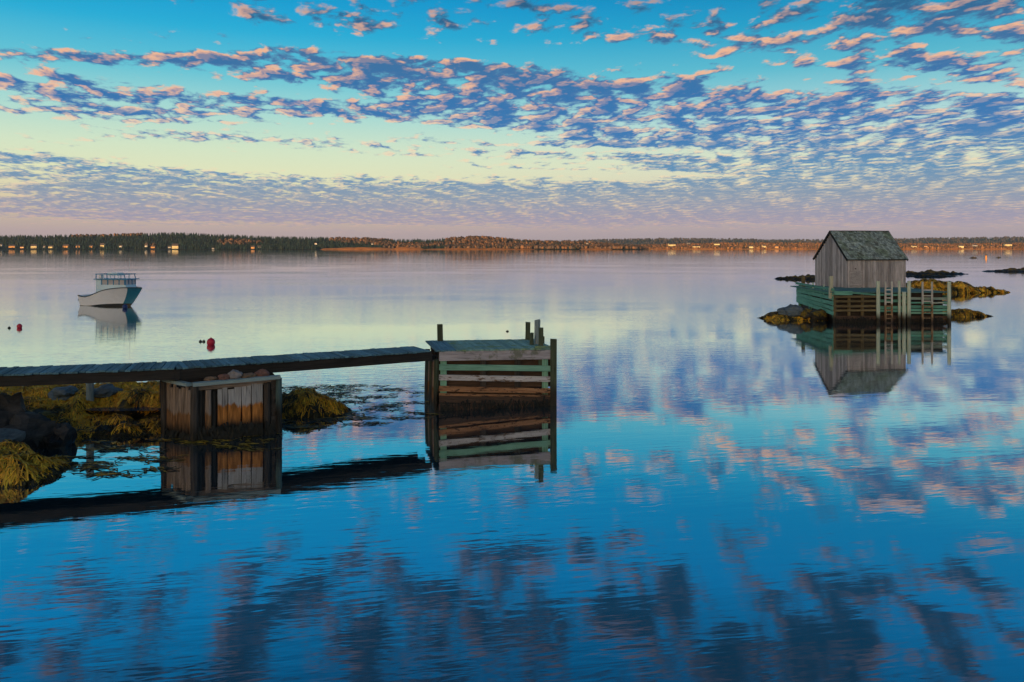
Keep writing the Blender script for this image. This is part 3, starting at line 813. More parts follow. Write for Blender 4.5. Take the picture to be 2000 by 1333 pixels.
# weed skirts hanging on the tidal part of a face
weed_blk = [(.016,.013,.008),(.012,.010,.008),(.026,.019,.010),(.010,.008,.006)]
def skirt(name, parent, a, b, nout, z0, z1, n, pal=weed_blk):
    Vs, Fs, Cs = [], [], []; off = 0
    a, b = Vector(a), Vector(b)
    d = (b-a).normalized()
    for i in range(n):
        p = a+(b-a)*random.random(); z = random.uniform(z0, z1)*random.random()**.3
        ln = random.uniform(.12,.35); wd = random.uniform(.012,.035); o = random.uniform(.02,.10); sw = random.gauss(0,.12)
        c = np.array(random.choice(pal))*random.uniform(.5,1.3); vs = []
        for k in range(4):
            t = k/3; q = p+nout*(o*(.4+.8*math.sin(t*2.2)))+d*sw*t*ln*3
            zz = max(z-ln*t, -.05); ww = wd*(1-.5*t)
            vs += [tuple(q+d*ww+UP*zz), tuple(q-d*ww+UP*(zz+.01))]
        k = np.arange(3)*2; Vs.append(np.array(vs)); Fs.append(np.stack([k,k+1,k+3,k+2],1)+off); Cs.append(np.repeat(c[None],8,0)); off += 8
    me = npmesh(name, np.concatenate(Vs), np.concatenate(Fs), weed_mat, True, np.concatenate(Cs))
    return tag(ob(name, me, parent), None, kind='stuff')
skirt('hanging_weed', cr, F0, F1, -nb, .0, .42, 420)
skirt('hanging_weed', cr, G0, F0, -nl, .0, .22, 140)
skirt('hanging_weed', cr, F1, F1+nb*1.9, e, .0, .5, 150)

# ------------------------------------------------------------------ pier head
th = R(13)
O = Vector((-2.24,24.45,0)); e1 = Vector((math.cos(th), math.sin(th), 0)); e2 = Vector((-math.sin(th), math.cos(th), 0)); L1, L2 = 3.63, 2.5
ph = thing('pier_head', 'square log crib pier head with horizontal planks at the bridge end', 'pier', tuple(O+e1*1.8+e2*1.2))
FR = [(1.67,1.61,.29,LILAC),(1.33,1.165,.175,GREENP),(1.02,.83,.17,GREYP),(.68,.46,.16,RUSTP),(.50,.30,.07,RUSTP),(.36,.16,.19,DARKP),(.12,-.06,.18,DARKP),(-.15,-.3,.18,DARKP)]
for zl, zr, wd, mt in FR:
    board('face_plank', O+UP*zl-e2*.02, O+e1*L1+UP*zr-e2*.02, .06, wd, UP, mt, ph, seg=8, jit=.007)
# posts behind the planks at both ends and inner logs
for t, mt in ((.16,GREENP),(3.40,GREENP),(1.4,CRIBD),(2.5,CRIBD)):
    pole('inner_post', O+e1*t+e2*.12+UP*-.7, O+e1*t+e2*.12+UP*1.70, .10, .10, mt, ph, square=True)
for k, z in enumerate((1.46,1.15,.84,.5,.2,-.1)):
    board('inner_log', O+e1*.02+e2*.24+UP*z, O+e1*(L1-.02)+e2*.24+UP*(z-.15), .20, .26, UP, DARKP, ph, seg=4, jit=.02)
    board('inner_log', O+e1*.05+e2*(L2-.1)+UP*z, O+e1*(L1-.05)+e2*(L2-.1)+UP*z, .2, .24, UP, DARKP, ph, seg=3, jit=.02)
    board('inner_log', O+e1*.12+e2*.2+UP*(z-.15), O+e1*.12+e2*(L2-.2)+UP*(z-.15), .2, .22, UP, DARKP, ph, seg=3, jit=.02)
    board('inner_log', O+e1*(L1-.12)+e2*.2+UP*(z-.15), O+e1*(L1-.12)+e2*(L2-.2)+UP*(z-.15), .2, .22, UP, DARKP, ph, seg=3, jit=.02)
# upright side timbers on the left flank
for i, (s, r, zt, mt) in enumerate(((.10,.085,1.55,POSTD),(.42,.09,1.50,CRIBB),(.78,.08,1.58,CRIBD),(1.15,.09,1.52,POSTD),(1.55,.085,1.5,CRIBB),(1.95,.09,1.56,POSTD),(2.35,.09,1.6,CRIBD))):
    pole('side_post', O+e2*s-e1*.10+UP*-.7, O+e2*s-e1*(.06)+UP*zt, r, r*.9, mt, ph)
# deck
bm = bmesh.new()
for i in range(150):
    p = O+e1*random.uniform(.2,L1-.2)+e2*random.uniform(.62,L2-.4)+UP*random.uniform(-.3,1.45)
    bmesh.ops.create_icosphere(bm, subdivisions=1, radius=random.uniform(.18,.32), matrix=Matrix.Translation(p) @ Matrix.Rotation(i, 4, 'X') @ Matrix.Diagonal((1,.8,.7,1)))
me = bpy.data.meshes.new('fill_stones'); bm.to_mesh(me); bm.free(); me.materials.append(ROCKD)
tag(ob('fill_stones', me, ph), None, kind='stuff')
t = -.12
while t < L1+.02:
    bw = random.uniform(.14,.19)
    p = O+e1*(t+bw/2)
    board('deck_plank', p-e2*(.06+random.uniform(-.03,.03))+UP*(1.835-.012*t), p+e2*(L2+.04+random.uniform(-.04,.04))+UP*(1.835-.012*t), bw-.014, .045, UP, DECKG if t > .5 else DECK, ph, seg=3, jit=.004)
    t += bw
for q in (.35,1.25,2.2):
    board('joist', O+e1*.02+e2*q+UP*1.70, O+e1*(L1-.02)+e2*q+UP*1.66, .15, .2, UP, CRIBD, ph, seg=3)
B0 = O+e2*L2
pole('mooring_post', B0+e1*.38-e2*.12+UP*1.1, B0+e1*.36-e2*.10+UP*2.42, .10, .095, POSTD, ph, square=True)
pole('mooring_post', B0+e1*3.40-e2*.10+UP*1.1, B0+e1*3.42-e2*.10+UP*2.42, .095, .09, POSTD, ph, square=True)
pole('mooring_post', O+e1*3.27+e2*.14+UP*1.2, O+e1*3.28+e2*.14+UP*2.46, .085, .08, POSTD, ph, square=True)
pole('mooring_post', O+e1*3.40+e2*1.10+UP*1.2, O+e1*3.42+e2*1.10+UP*2.62, .105, .10, POSTB, ph)
pole('mooring_post', O+e1*3.18+e2*.95+UP*1.2, O+e1*3.18+e2*.95+UP*2.20, .07, .07, POSTD, ph)
pole('mooring_post', O+e1*(L1+.0)-e2*.04+UP*-.8, O+e1*(L1+.02)-e2*.0+UP*2.10, .115, .11, POSTD, ph, square=True)
pole('mooring_post', O+e1*(L1-.02)+e2*1.3+UP*-.8, O+e1*(L1-.02)+e2*1.3+UP*2.05, .11, .10, POSTD, ph)
board('toe_rail', O+e1*3.05+e2*.05+UP*1.86, O+e1*3.66+e2*.02+UP*1.85, .12, .06, UP, DECKG, ph, seg=3)
skirt('hanging_weed', ph, O, O+e1*L1, -e2, .0, .36, 700, weed_blk+[(.05,.022,.012)])
skirt('hanging_weed', ph, O+e2*.0, O+e2*L2, -e1, .0, .75, 420, weed_blk+[(.08,.055,.015)])

# ------------------------------------------------------------------ shed island, wharf and shed
def isl_h(x, y):
    z = -.6+gb(x,y,20.2,55.8,3.2,1.8,.92,3)+gb(x,y,26.0,59.5,4.6,4.6,1.4,4)+gb(x,y,32.2,58.2,3.5,1.1,.95,3)
    v = Vector((x, y, 0))
    return z+.22*mn.noise(v*.8)+.14*mn.noise(v*2.1)
V, Fc = grid(15.5, 40, 120, 50, 70, 90, isl_h)
tag(ob('islet', npmesh('islet', V, Fc, ROCKW, True)), 'low weedy rock islet under the grey shed', kind='structure')
sp = []
while len(sp) < 9000:
    x, y = random.uniform(16,39), random.uniform(51,60)
    if isl_h(x, y) < -.02 or (21.6 < x < 29.0 and y > 53.4): continue
    sp.append((x, y))
weed('rockweed', sp, isl_h, 'brown and gold rockweed on the islet under the shed', L=(.3,.7), wd=(.02,.05), lift=.05)
for i, (px, py, r, mt, lab) in enumerate([
    (1512,620,.55,ROCKW,'low weedy boulder at the left tip of the shed islet'),
    (1532,611,.50,ROCKB,'round blue boulder, first from the left on the shed islet'),
    (1551,609,.62,ROCKB,'largest blue boulder at the left corner of the wharf'),
    (1571,614,.55,ROCKW,'brown boulder against the left wharf face'),
    (1595,617,.6,ROCKW,'weedy boulder below the green wharf corner')]):
    D = 56-i*.3; x = (px-1000)/F*D; z = HC-(py-HZ)*D/F
    o = ob('boulder', rock_mesh('boulder', (r*1.2,r,r*.85), mt, i+41, 3, .25), None, Matrix.Translation((x, D, z-.05)) @ Matrix.Rotation(i*.9, 4, 'Z'))
    tag(o, lab, 'boulder', 'boulders on the shed islet')
# reefs
def reef(cx, cy, rx, ry, h, label, seed, weedn=0):
    o_ = Vector((seed*3.3, seed*1.7, 0))
    def hf(x, y):
        v = Vector((x, y, 0))
        n = .5*mn.noise(v*(1.6/ry)+o_)+.3*mn.noise(v*(4.0/ry)+o_)
        d = ((x-cx)/rx)**2+((y-cy)/ry)**2
        return -.4+(h+.4)*max(0,1-d)**.7*(1+n)-(.3 if d > 1 else 0)
    V, Fc = grid(cx-rx*1.1, cx+rx*1.1, 90, cy-ry*1.1, cy+ry*1.1, 50, hf)
    tag(ob('reef', npmesh('reef', V, Fc, ROCKW, False)), label, kind='structure')
    if weedn:
        sp = []
        while len(sp) < weedn:
            x, y = random.uniform(cx-rx, cx+rx), random.uniform(cy-ry, cy)
            if hf(x, y) > .02: sp.append((x, y))
        weed('rockweed', sp, hf, 'golden rockweed on the rock ledge right of the shed', L=(.4,1.0), wd=(.06,.12), lift=.05)
reef(47.6, 90, 6.4, 3.2, 1.12, 'dark weedy rock ledge behind the right end of the wharf', 1, 1600)
reef(52.6, 89, 3.4, 1.3, .42, 'low weedy tail of the ledge right of the wharf', 2, 300)
reef(46.5, 127, 5.6, 1.5, .48, 'flat dark reef left of the shed', 3)
reef(79.0, 150, 8.0, 1.9, .55, 'dark flat reef right of the shed near the far water', 4)
reef(72.0, 137, 6.0, 1.3, .30, 'thin reef strip just right of the shed wall', 5)
reef(109, 167, 12.0, 2.4, .62, 'dark reef cut by the right picture edge', 6)
reef(219, 378, 2.4, 1.0, .45, 'tiny rock awash far out at right', 7)
reef(237, 388, 1.6, .9, .4, 'second tiny rock awash far out at right', 8)

wh = thing('wharf', 'sea green timber wharf with posts under the grey shed', 'wharf', (25.3,56,0))
XL, XR, YF, YB, ZD = 21.25, 28.95, 52.95, 61.6, 2.05
# deck planks
t = XL+.0
while t < XR:
    bw = .24
    board('deck_plank', (t+bw/2, YF+.02+random.uniform(-.06,.04), ZD-.03), (t+bw/2+ (.25 if t < 23 else 0), 59.2 if t > 24 else YB, ZD-.03+random.uniform(-.01,.01)), bw-.02, .06, UP, WDECK, wh, seg=2, jit=.006)
    t += bw
# left face: long boards running back, fanning down toward the near corner
P0 = Vector((21.42,53.05,0)); P1 = Vector((21.75,60.8,0)); fd = (P1-P0).normalized(); fn = Vector((-fd.y, fd.x, 0))
zn = [1.95,1.62,1.28,.95,.62]; zf = [1.98,1.72,1.45,1.18,.95]
for a, b in zip(zn, zf):
    board('face_board', P0+fn*.02+UP*a, P1+fn*.02+UP*b, .06, .25, UP, WGREEN, wh, seg=6, jit=.012)
board('top_rail', P0+fn*.05-fd*.1+UP*2.20, P1+fn*.05+UP*2.28, .12, .16, UP, WGREEN, wh, seg=5, jit=.01)
for s in (.3,2.6,5.0,7.4):
    pole('face_post', P0+fd*s-fn*.10+UP*-.3, P0+fd*s-fn*.10+UP*2.15, .10, .09, WGREEN, wh, square=True)
board('inner_log', P0-fn*.25+UP*1.0, P1-fn*.25+UP*1.0, .1, 1.9, UP, CRIBD, wh, seg=3)
board('inner_log', P0-fn*.22+UP*.1, P1-fn*.22+UP*.1, .1, .9, UP, CRIBD, wh, seg=3)
# front face, left bay: brown logs
xa, xb = 21.45, 24.25
for z, hh, mt in ((1.72,.15,WBROWN),(1.42,.14,WBROWN),(1.10,.15,WBROWN),(.82,.13,WBROWN)):
    board('face_log', (xa, YF, z), (xb, YF-.02, z+.02), .13, hh, UP, mt, wh, seg=6, jit=.015)
board('face_board', (22.35, YF-.05, 2.02), (24.2, YF-.05, 1.86), .06, .11, UP, WGREEN, wh, seg=4)
board('face_board', (xa-.05, YF-.04, 1.98), (22.6, YF-.04, 1.98), .06, .26, UP, WGREEN, wh, seg=4)
for x in (21.5,22.45,23.35):
    pole('face_post', (x, YF+.14, -.4), (x, YF+.14, 2.0), .11, .10, WBROWN, wh)
# dark timbers behind the whole front
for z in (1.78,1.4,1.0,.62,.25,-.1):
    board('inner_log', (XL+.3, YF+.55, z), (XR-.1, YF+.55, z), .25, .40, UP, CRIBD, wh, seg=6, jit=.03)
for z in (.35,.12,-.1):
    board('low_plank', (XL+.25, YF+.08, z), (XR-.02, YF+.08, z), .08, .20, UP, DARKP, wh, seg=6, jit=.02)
# front face, right bay: green boards between posts
xs = (24.28, 25.68, 26.24, 28.98)
for z, hh, mt in ((1.86,.13,WGREEN),(1.46,.17,WGREEN),(1.02,.20,WGREEN),(.80,.16,WGREEN)):
    board('face_board', (24.2, YF-.02, z), (26.3, YF-.02, z-.01), .06, hh, UP, mt, wh, seg=5)
for z, hh, mt in ((1.62,.16,wood('grey_green_plank',(.16,.22,.19,1),(.32,.38,.34,1),wet=(.1,.5))),(1.34,.10,WGREEN),(1.08,.18,WGREEN),(.86,.16,WGREEN),(.66,.12,GREENP)):
    board('face_board', (26.2, YF-.02, z), (29.0, YF-.02, z-.01), .06, hh, UP, mt, wh, seg=5)
board('face_board', (27.75, YF-.06, 1.335), (28.65, YF-.06, 1.335), .04, .06, UP, LADW, wh, seg=2)
for x, r, z in ((24.28,.125,2.78),(25.68,.095,2.78),(25.98,.13,2.05),(26.30,.125,2.78),(28.98,.125,2.76)):
    pole('front_post', (x, YF-.14, -.8), (x+random.uniform(-.02,.02), YF-.14, z), r, r*.92, WPALE, wh, n=8)
# far right flank
for z in (1.7,1.3,.9,.5):
    board('face_board', (XR+.02, YF+.1, z), (XR+.1, 59, z), .06, .2, UP, WGREEN, wh, seg=4)
for y in (55,57.5):
    pole('face_post', (XR-.06, y, -.6), (XR-.06, y, 2.1), .11, .1, WPALE, wh)
# short posts on the deck
pole('deck_post', (21.35, 53.35, 1.6), (21.37, 53.35, 3.08), .12, .115, wood('cream_post', (.42,.40,.30,1), (.60,.57,.44,1)), wh, square=True)
D = 60.2; pole('deck_post', ((1569-1000)/F*D, D, 1.6), ((1569-1000)/F*D, D, 2.86), .12, .11, WBROWN, wh, square=True)
D = 57.5; pole('deck_post', ((1588-1000)/F*D, D, 1.7), ((1588-1000)/F*D, D, 2.45), .07, .065, WPALE, wh)
D = 55.5; pole('deck_post', ((1609-1000)/F*D, D, 1.7), ((1609-1000)/F*D, D, 2.42), .06, .055, WPALE, wh)
skirt('hanging_weed', wh, (XL+.2, YF-.02, 0), (XR, YF-.02, 0), Vector((0,-1,0)), .0, .45, 500, weed_blk)

def ladder(xa, xb, z0, z1, n, label):
    l = thing('ladder', label, 'ladder', ((xa+xb)/2, YF-.26, z0), group='ladders on the wharf front')
    for x in (xa, xb): board('rail', (x, YF-.27, z0), (x+.01, YF-.24, z1), .10, .08, Vector((0,-1,0)), LADW, l, seg=5, jit=.004)
    for i in range(n):
        z = z0+.12+(z1-.55-z0-.12)*i/(n-1)
        board('rung', (xa-.02, YF-.30, z), (xb+.02, YF-.30, z), .05, .07, UP, LADW, l, seg=2, jit=.003)
px = lambda x: (x-1000)/F*(YF-.27)
ladder(px(1729.5), px(1742), -.35, 2.76, 10, 'narrow ladder between the two left posts of the wharf front')
ladder(px(1802), px(1820.5), -.15, 2.74, 7, 'wider ladder near the right end of the wharf front')

# shed
sh = thing('shed', 'weathered grey board shed with a mossy shingle roof on the wharf', 'shed', (26.6,60.7,2.05), R(10))
SM = MW[sh.name]; SL, SDp, SE, SR = 4.75, 4.27, 2.13, 4.12    # length, depth, eave and ridge height
off = (SM.inverted() @ Vector((24.62,58.5,2.05)))
cx, cy = off.x+SL/2, off.y+SDp/2
def sw(x, y, z): return SM @ Vector((cx+x, cy+y, z))
hx, hy = SL/2, SDp/2
core = [(-hx,-hy,-.1),(hx,-hy,-.1),(hx,hy,-.1),(-hx,hy,-.1),(-hx,-hy,SE),(hx,-hy,SE),(hx,hy,SE),(-hx,hy,SE),(-hx,0,SR),(hx,0,SR)]
core = [(cx+a, cy+b, c) for a, b, c in core]
wl = ob('wall', mkmesh('wall', core, [(0,1,5,4),(1,2,6,9,5),(2,3,7,6),(3,0,4,8,7)], BEAM), sh, SM)
def wall_boards(p0, p1, ztop, nrm):
    d = Vector(p1)-Vector(p0); L = d.length; d.normalize(); t = 0
    while t < L-.01:
        bw = min(random.uniform(.14,.25), L-t)
        if L-t-bw < .1: bw = L-t
        q = Vector(p0)+d*(t+bw/2)
        o = .018+random.uniform(0,.012)
        z1 = ztop(t+bw/2)
        a = sw(q.x+nrm[0]*o, q.y+nrm[1]*o, -.06+random.uniform(-.06,.04)); b = sw(q.x+nrm[0]*o, q.y+nrm[1]*o, z1)
        board('board', a, b, bw-.020, .03, SM.to_3x3() @ Vector((nrm[0],nrm[1],0)), GREY, wl, seg=3, jit=.004)
        t += bw
wall_boards((-hx,-hy,0), (hx,-hy,0), lambda t: SE-.02, (0,-1))
wall_boards((-hx,hy,0), (-hx,-hy,0), lambda t: SE+(SR-SE)*(1-abs(t-hy)/hy)-.10, (-1,0))
wall_boards((hx,-hy,0), (hx,hy,0), lambda t: SE+(SR-SE)*(1-abs(t-hy)/hy)-.10, (1,0))
# door outline on the front: battens, strap and latch
dr = ob('door', mkmesh('door', [sw(-hx+.15+a, -hy-.058+b, c) for a in (0,1.05) for b in (0,.02) for c in (.05,1.25)], [(0,1,3,2),(4,6,7,5),(0,4,5,1),(2,3,7,6),(1,5,7,3),(0,2,6,4)], GREY), sh)
board('hinge', sw(-hx+.15,-hy-.095,1.1), sw(-hx+.62,-hy-.095,1.12), .015, .05, UP, GREY, dr, seg=2)
board('hinge', sw(-hx+.15,-hy-.095,.22), sw(-hx+1.1,-hy-.095,.22), .02, .07, UP, GREY, dr, seg=2)
board('latch', sw(-hx+.58,-hy-.06,1.40), sw(-hx+.68,-hy-.06,1.39), .03, .07, UP, BEAM, sh, seg=2)
# roof
rm, t, bs = mat_new('mossy_shingle')
pos = t.new('ShaderNodeNewGeometry').outputs['Position']
isl = t.new('ShaderNodeNewGeometry').outputs['Random Per Island']
n1 = t.noise(pos, scale=1.1, detail=5, rough=.65); n2 = t.noise(pos, scale=7, detail=4, rough=.7)
c = t.mix(t.lin(n2, .35, .65), (.16,.20,.21,1), (.42,.48,.46,1))
c = t.mix(t.m('MULTIPLY', t.sstep(n1, .46, .62), .7), c, t.mix(n2, (.11,.17,.12,1), (.25,.29,.17,1)))
c = t.mix(t.m('MULTIPLY', t.sstep(t.noise(pos, scale=2.2, detail=3), .56, .66), .5), c, (.19,.17,.17,1))
k = t.lin(isl, 0, 1, .55, 1.5); c = t.mix(1.0, c, t.comb(k, k, k), 'MULTIPLY')
t.put(bs.inputs['Base Color'], c); bs.inputs['Roughness'].default_value = .9; bs.inputs['Specular IOR Level'].default_value = .2
bump(t, bs, n2, .6, .02)
ov = .14
for sgn in (-1, 1):
    ez = SE+.02-(SR-SE)/hy*ov
    vs = [(-hx-ov*.6, sgn*(hy+ov), ez),(hx+ov*.6, sgn*(hy+ov), ez),(hx+ov*.6, 0, SR+.03),(-hx-ov*.6, 0, SR+.03)]
    vs = [sw(*v) for v in vs]+[sw(a, b, c_+.06) for a, b, c_ in vs]
    fs = [(3,2,1,0),(4,5,6,7),(0,1,5,4),(1,2,6,5),(2,3,7,6),(3,0,4,7)]
    if sgn > 0: fs = [f[::-1] for f in fs]
    rf = ob('roof', mkmesh('roof', vs, fs, BEAM), sh)
    slope = Vector((0, -sgn*(hy+ov), SR+.03-ez)); Ls = slope.length; sv = slope.normalized(); nv = Vector((0, sgn*sv.z, abs(sv.y)))
    V_, F_ = [], []; rows = 17
    for r in range(rows):
        x = -hx-ov*.6-random.uniform(0,.1)
        while x < hx+ov*.6:
            bw = random.uniform(.10,.22); x1 = min(x+bw-.008, hx+ov*.6); x0 = max(x, -hx-ov*.6)
            if x1-x0 > .02:
                b0 = Vector((0, sgn*(hy+ov), ez+.065))+sv*(Ls*r/rows-.02+random.uniform(-.012,.012)); b1 = b0+sv*(Ls/rows*1.25)
                tk = random.uniform(.012,.026)
                q = [b0+nv*(.018+tk), b1+nv*.01, b0+nv*.004]
                i = len(V_)
                for p in q: V_ += [sw(x0, p.y, p.z), sw(x1, p.y, p.z)]
                F_ += [(i, i+1, i+3, i+2), (i+4, i+5, i+1, i)]
            x += bw
    tag(ob('shingles', mkmesh('shingles', V_, F_, rm), rf), None, kind='stuff')
board('ridge_board', sw(-hx-.1,0,SR+.10), sw(hx+.1,0,SR+.10), .16, .05, UP, BEAM, sh, seg=4)
for xx in (-hx-.11, hx+.11):
    for sgn in (-1, 1):
        board('barge_board', sw(xx, sgn*(hy+ov), SE-.12), sw(xx, 0, SR+.02), .03, .15, UP, BEAM, sh, seg=3)

# ------------------------------------------------------------------ lobster boat
WHITE = plain('white_hull_paint', (.84,.83,.90,1), .35, .5, .05, 3)
BOWB = plain('teal_bow', (.02,.16,.27,1), .3, .5, .1, 3)
TRIM = plain('dark_rub_rail', (.02,.05,.08,1), .5, .4)
CABW = plain('pale_blue_cabin', (.62,.78,.90,1), .4, .5, .05, 3)
BLUE = plain('blue_trim', (.04,.22,.42,1), .4, .5, .05)
GLASS = plain('cabin_glass', (.50,.47,.52,1), .08, .8, .05)
BOOT = plain('black_boot_top', (.012,.016,.02,1), .4, .4)
Db = 68.6
bo = thing('lobster_boat', 'small white fishing boat with a blue wheelhouse moored on calm water', 'boat', ((218-1000)/F*Db, Db, 0), R(-12))
BM = MW[bo.name]
LB = 5.62
def bw_(x, y, z): return BM @ Vector((x-LB*.47, y, z))
st = [0,.08,.16,.25,.34,.45,.56,.66,.75,.83,.90,.95,.985,1.0]
sheer = [(0,.92),(.10,.80),(.20,.80),(.30,1.02),(.42,1.32),(.58,1.52),(.75,1.60),(.90,1.60),(1,1.54)]
def half(t):  # half beam at the sheer
    return float(np.interp(t, [0,.2,.5,.7,.85,.95,1],[.86,.98,1.02,.92,.60,.24,.015]))
def stem(z): return 0.79+.21*max(0,min(1,(z+.05)/1.55))**.85   # raking stem
def section(t):
    zs = interp(sheer, t); pts = []
    for k in range(9):
        q = k/8; z = -.25+(zs+.25)*q
        x = min(t, stem(z)) if t > .7 else t
        xx = t*stem(z) if t > .0 else 0
        hb = half(t)*(.62+.38*q if t < .5 else (.62-.55*(t-.5)/.5)*(1-q)**1.2+ q**(1+1.2*(t-.5)/.5)*1.0)
        hb = min(hb, half(t))
        pts.append((xx*LB, max(hb, .012), z))
    return pts
secs = [section(t) for t in st]
def hull_part(name, i0, i1, k0, k1, mat, off=0):
    vs, fs = [], []
    n = k1-k0+1
    for sg in (-1, 1):
        b = len(vs)
        for i in range(i0, i1+1):
            for k in range(k0, k1+1):
                x, h, z = secs[i][k]; vs.append(bw_(x, sg*(h+off), z))
        for i in range(i1-i0):
            for k in range(n-1):
                a = b+i*n+k; f = (a, a+n, a+n+1, a+1)
                fs.append(f if sg < 0 else f[::-1])
    return ob(name, mkmesh(name, vs, fs, mat, True), bo)
hl = hull_part('hull', 0, len(st)-1, 0, 8, WHITE)
hull_part('bow_panel', 9, len(st)-1, 2, 8, BOWB, .008)  # forward end of the hull sides coloured teal over the white
hull_part('boot_top', 0, len(st)-1, 0, 2, BOOT, .006)
tr = [bw_(*q) for q in [(0,-secs[0][k][1],secs[0][k][2]) for k in range(9)]+[(0,secs[0][k][1],secs[0][k][2]) for k in range(8,-1,-1)]]
ob('transom', mkmesh('transom', tr, [tuple(range(18))], WHITE), bo)
# decks
dk = []; n = len(st)
for i in range(n):
    x, h, z = secs[i][8]; zz = z-.03 if i > 4 else .62
    hh = max(h-.10, .004) if i > 4 else h*.80
    dk += [bw_(x, -hh, zz), bw_(x, hh, zz)]
ob('deck', mkmesh('deck', dk, [(2*i, 2*i+2, 2*i+3, 2*i+1) for i in range(n-1)], CABW), bo)
for sg in (-1, 1):
    for i in range(n-1):
        pass
    pts = [bw_(secs[i][8][0], sg*(secs[i][8][1]+.015), secs[i][8][2]) for i in range(n)]
    vs, fs = [], []
    for i, p in enumerate(pts):
        vs += [p+Vector((0,0,.03)), p+Vector((0,0,-.045)), p+BM.to_3x3() @ Vector((0,-sg*.07,.03))]
        if i: a = 3*i; fs += [(a-3,a,a+1,a-2),(a-3,a-1,a+2,a)]
    ob('rub_rail', mkmesh('rub_rail', vs, fs, TRIM), bo)
def bbox(name, x0, x1, y0, y1, z0, z1, mat, parent=None, rake0=0, rake1=0, zf=None):
    zf = z0 if zf is None else zf
    vs = [bw_(x0,y0,z0),bw_(x1,y0,zf),bw_(x1,y1,zf),bw_(x0,y1,z0),bw_(x0+rake0,y0,z1),bw_(x1+rake1,y0,z1),bw_(x1+rake1,y1,z1),bw_(x0+rake0,y1,z1)]
    return ob(name, mkmesh(name, vs, [(3,2,1,0),(4,5,6,7),(0,1,5,4),(1,2,6,5),(2,3,7,6),(3,0,4,7)], mat), parent or bo)
cb = bbox('wheelhouse', 2.15, 4.62, -.655, .655, 1.12, 1.84, CABW, None, 0, -.12, zf=1.55)
# window band: mullions and panes
for y in (-.66, .66):
    for x in (2.15,2.75,3.30,3.85,4.38):
        bbox('mullion', x, x+.10, y-.02, y+.02, 1.82, 2.26, BLUE, cb)
    for x in (2.26,2.86,3.41,3.96):
        bbox('pane', x+.0, x+.47, y-.008, y+.008, 1.84, 2.25, GLASS, cb)
for y in (-.66,-.24,.18,.60): bbox('mullion', 4.42, 4.52, y, y+.06, 1.82, 2.26, BLUE, cb)
for y in (-.60,-.18,.24): bbox('pane', 4.455, 4.475, y, y+.36, 1.84, 2.25, GLASS, cb)
rfb = bbox('roof', 1.5, 4.78, -.78, .78, 2.26, 2.34, BLUE, None)
for (x, y) in ((1.62,-.62),(1.62,.62),(1.95,-.62)):
    bbox('canopy_post', x, x+.09, y-.04, y+.04, .62, 2.26, CABW)
bbox('side_panel', 1.71, 2.15, -.645, -.62, 1.05, 2.26, CABW)
# roof rail
for y in (-.66, .66):
    bbox('rail', 1.60, 4.50, y-.02, y+.02, 2.70, 2.76, BLUE, rfb)
    for x, rk in ((1.62,0),(2.35,0),(3.0,0),(3.8,0),(4.45,-.1)):
        bbox('rail_post', x, x+.06, y-.025, y+.025, 2.34, 2.71, BLUE if x in (1.62,4.45) else CABW, rfb, rk, rk)
bbox('rail', 1.60, 1.66, -.64, .64, 2.70, 2.755, BLUE, rfb)
bbox('rail', 4.36, 4.42, -.64, .64, 2.70, 2.755, BLUE, rfb)
bbox('life_raft', 2.5, 3.5, -.4, .4, 2.60, 2.84, CABW, rfb)
bbox('radar_box', 1.78, 2.0, -.5, -.25, 2.34, 2.66, WHITE, rfb)
pole('antenna', bw_(4.2,.3,2.34), bw_(4.2,.3,4.1), .018, .010, CABW, rfb, n=5)
for z in (.78,.45): bbox('stern_cleat', -.07, .02, -.75, -.60, z, z+.12, TRIM)
# small white marker on hull? none

# ------------------------------------------------------------------ buoys and floats
RED = plain('red_buoy_vinyl', (.55,.015,.05,1), .35, .5, .15, 5)
BLK = plain('black_float', (.02,.03,.025,1), .5, .4); NAVY = plain('blue_buoy', (.01,.03,.16,1), .4, .5)
ORNG = plain('reflection_orange', (.75,.30,.06,1), .5, .4)
def sphere(name, r, mat, sx=1, sz=1):
    bm = bmesh.new(); bmesh.ops.create_uvsphere(bm, u_segments=18, v_segments=12, radius=r)
    for v in bm.verts: v.co.x *= sx; v.co.z *= sz
    me = bpy.data.meshes.new(name); bm.to_mesh(me); bm.free(); me.materials.append(mat)
    me.polygons.foreach_set('use_smooth', [True]*len(me.polygons)); return me
def buoy(px, py, r, mat, label, eye=True, grp='mooring buoys'):
    D = HC*F/(py-HZ); x = (px-1000)/F*D
    t = thing('mooring_buoy', label, 'buoy', (x, D, 0), group=grp)
    ob('ball', sphere('ball', r, mat, 1, 1.06), t, Matrix.Translation((x, D, r*.62)))
    pole('collar', (x, D, r*1.55), (x, D, r*1.72), r*.26, r*.20, mat, t, n=10, seg=1, jit=0)
    # lifting eye
    vs, fs = [], []; rr, r2 = r*.10, r*.035
    for i in range(10):
        a = 2*math.pi*i/10
        for k in range(5):
            b = 2*math.pi*k/5; q = rr+r2*math.cos(b)
            vs.append((x+q*math.cos(a), D+r2*math.sin(b), r*1.76+q*math.sin(a)))
    for i in range(10):
        for k in range(5): fs.append((i*5+k, ((i+1)%10)*5+k, ((i+1)%10)*5+(k+1)%5, i*5+(k+1)%5))
    ob('eye', mkmesh('eye', vs, fs, BLK, True), t)
buoy(412, 674, .21, RED, 'large red ball buoy floating just beyond the footbridge')
buoy(38, 641, .155, RED, 'small red ball buoy near the left edge left of the boat')
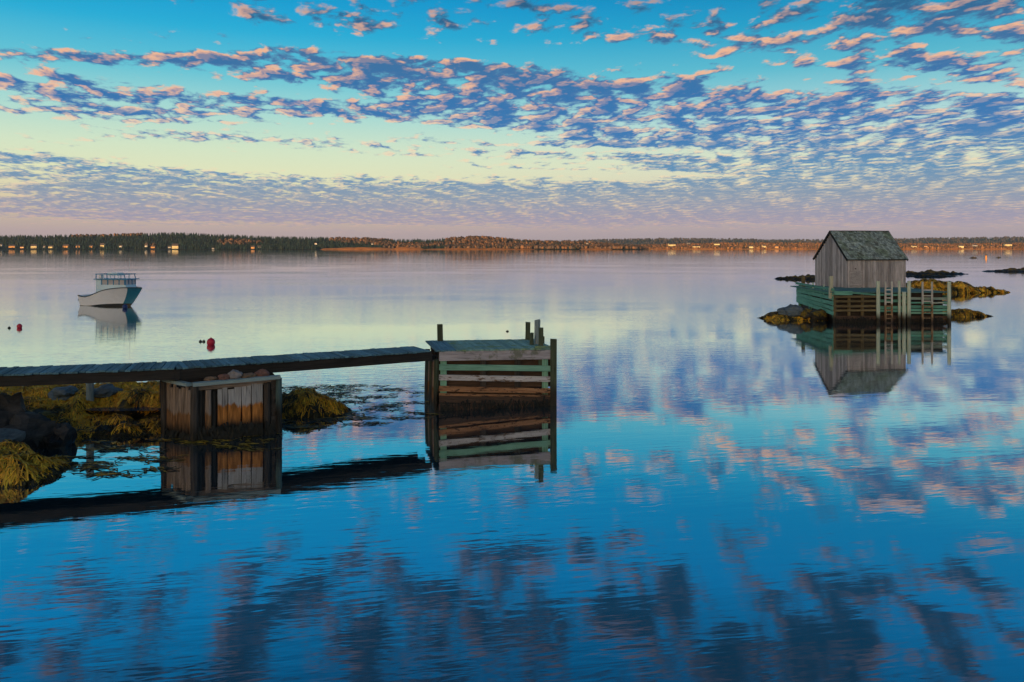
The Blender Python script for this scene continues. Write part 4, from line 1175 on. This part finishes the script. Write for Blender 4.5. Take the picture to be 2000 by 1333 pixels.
buoy(244, 603, .20, NAVY, 'dark blue mooring buoy at the bow of the boat')
def flt(px, py, r, mat, label, cat='float', name='net_float', sx=1.3):
    D = HC*F/(py-HZ); x = (px-1000)/F*D
    t = thing(name, label, cat, (x, D, 0), group='small floats on the water')
    ob('body', sphere('body', r, mat, sx, .9), t, Matrix.Translation((x, D, r*.45)))
    pole('stem', (x, D, r*1.1), (x+r*.3, D, r*2.0), r*.22, r*.15, mat, t, n=6, seg=1, jit=0)
flt(391.5, 668, .065, BLK, 'left one of two dark floats beside the large red buoy')
flt(398, 668, .065, BLK, 'right one of two dark floats, touching the large red buoy side')
flt(18, 641.5, .07, BLK, 'small dark float at far left beside the small red buoy')
flt(991, 648, .05, BLK, 'small dark float alone beyond the pier head posts', sx=1.8)
D = 372; x = (1926-1000)/F*D
t = thing('solid_reflection', 'orange water reflection built as a solid post far out near the right edge', 'buoy', (x, D, 0))
pole('orange_reflection', (x, D, -.3), (x, D, 1.3), .42, .30, ORNG, t, n=10, seg=2, jit=.01)  # upright solid built in place of an orange reflection on the water
pole('top_float', (x, D, 1.3), (x, D, 1.7), .5, .45, BLK, t, n=10, seg=1, jit=.01)

# ------------------------------------------------------------------ haze
hm = bpy.data.materials.new('sea_haze'); hm.use_nodes = True; ht_ = NT(hm.node_tree); ht_.n.clear()
pv = ht_.new('ShaderNodeVolumePrincipled'); pv.inputs['Color'].default_value = (.45,.66,.98,1); pv.inputs['Density'].default_value = HAZE; pv.inputs['Anisotropy'].default_value = 0.0
oo = ht_.new('ShaderNodeOutputMaterial'); ht_.l.new(pv.outputs[0], oo.inputs['Volume'])
a, b, c, d, z0, z1 = -7600, 7600, -1100, 7600, -4.0, 95.0
hv = [(a,c,z0),(b,c,z0),(b,d,z0),(a,d,z0),(a,c,z1),(b,c,z1),(b,d,z1),(a,d,z1)]
tag(ob('haze', mkmesh('haze', hv, [(3,2,1,0),(4,5,6,7),(0,1,5,4),(1,2,6,5),(2,3,7,6),(3,0,4,7)], hm)), 'thin sea haze over the bay', kind='stuff')
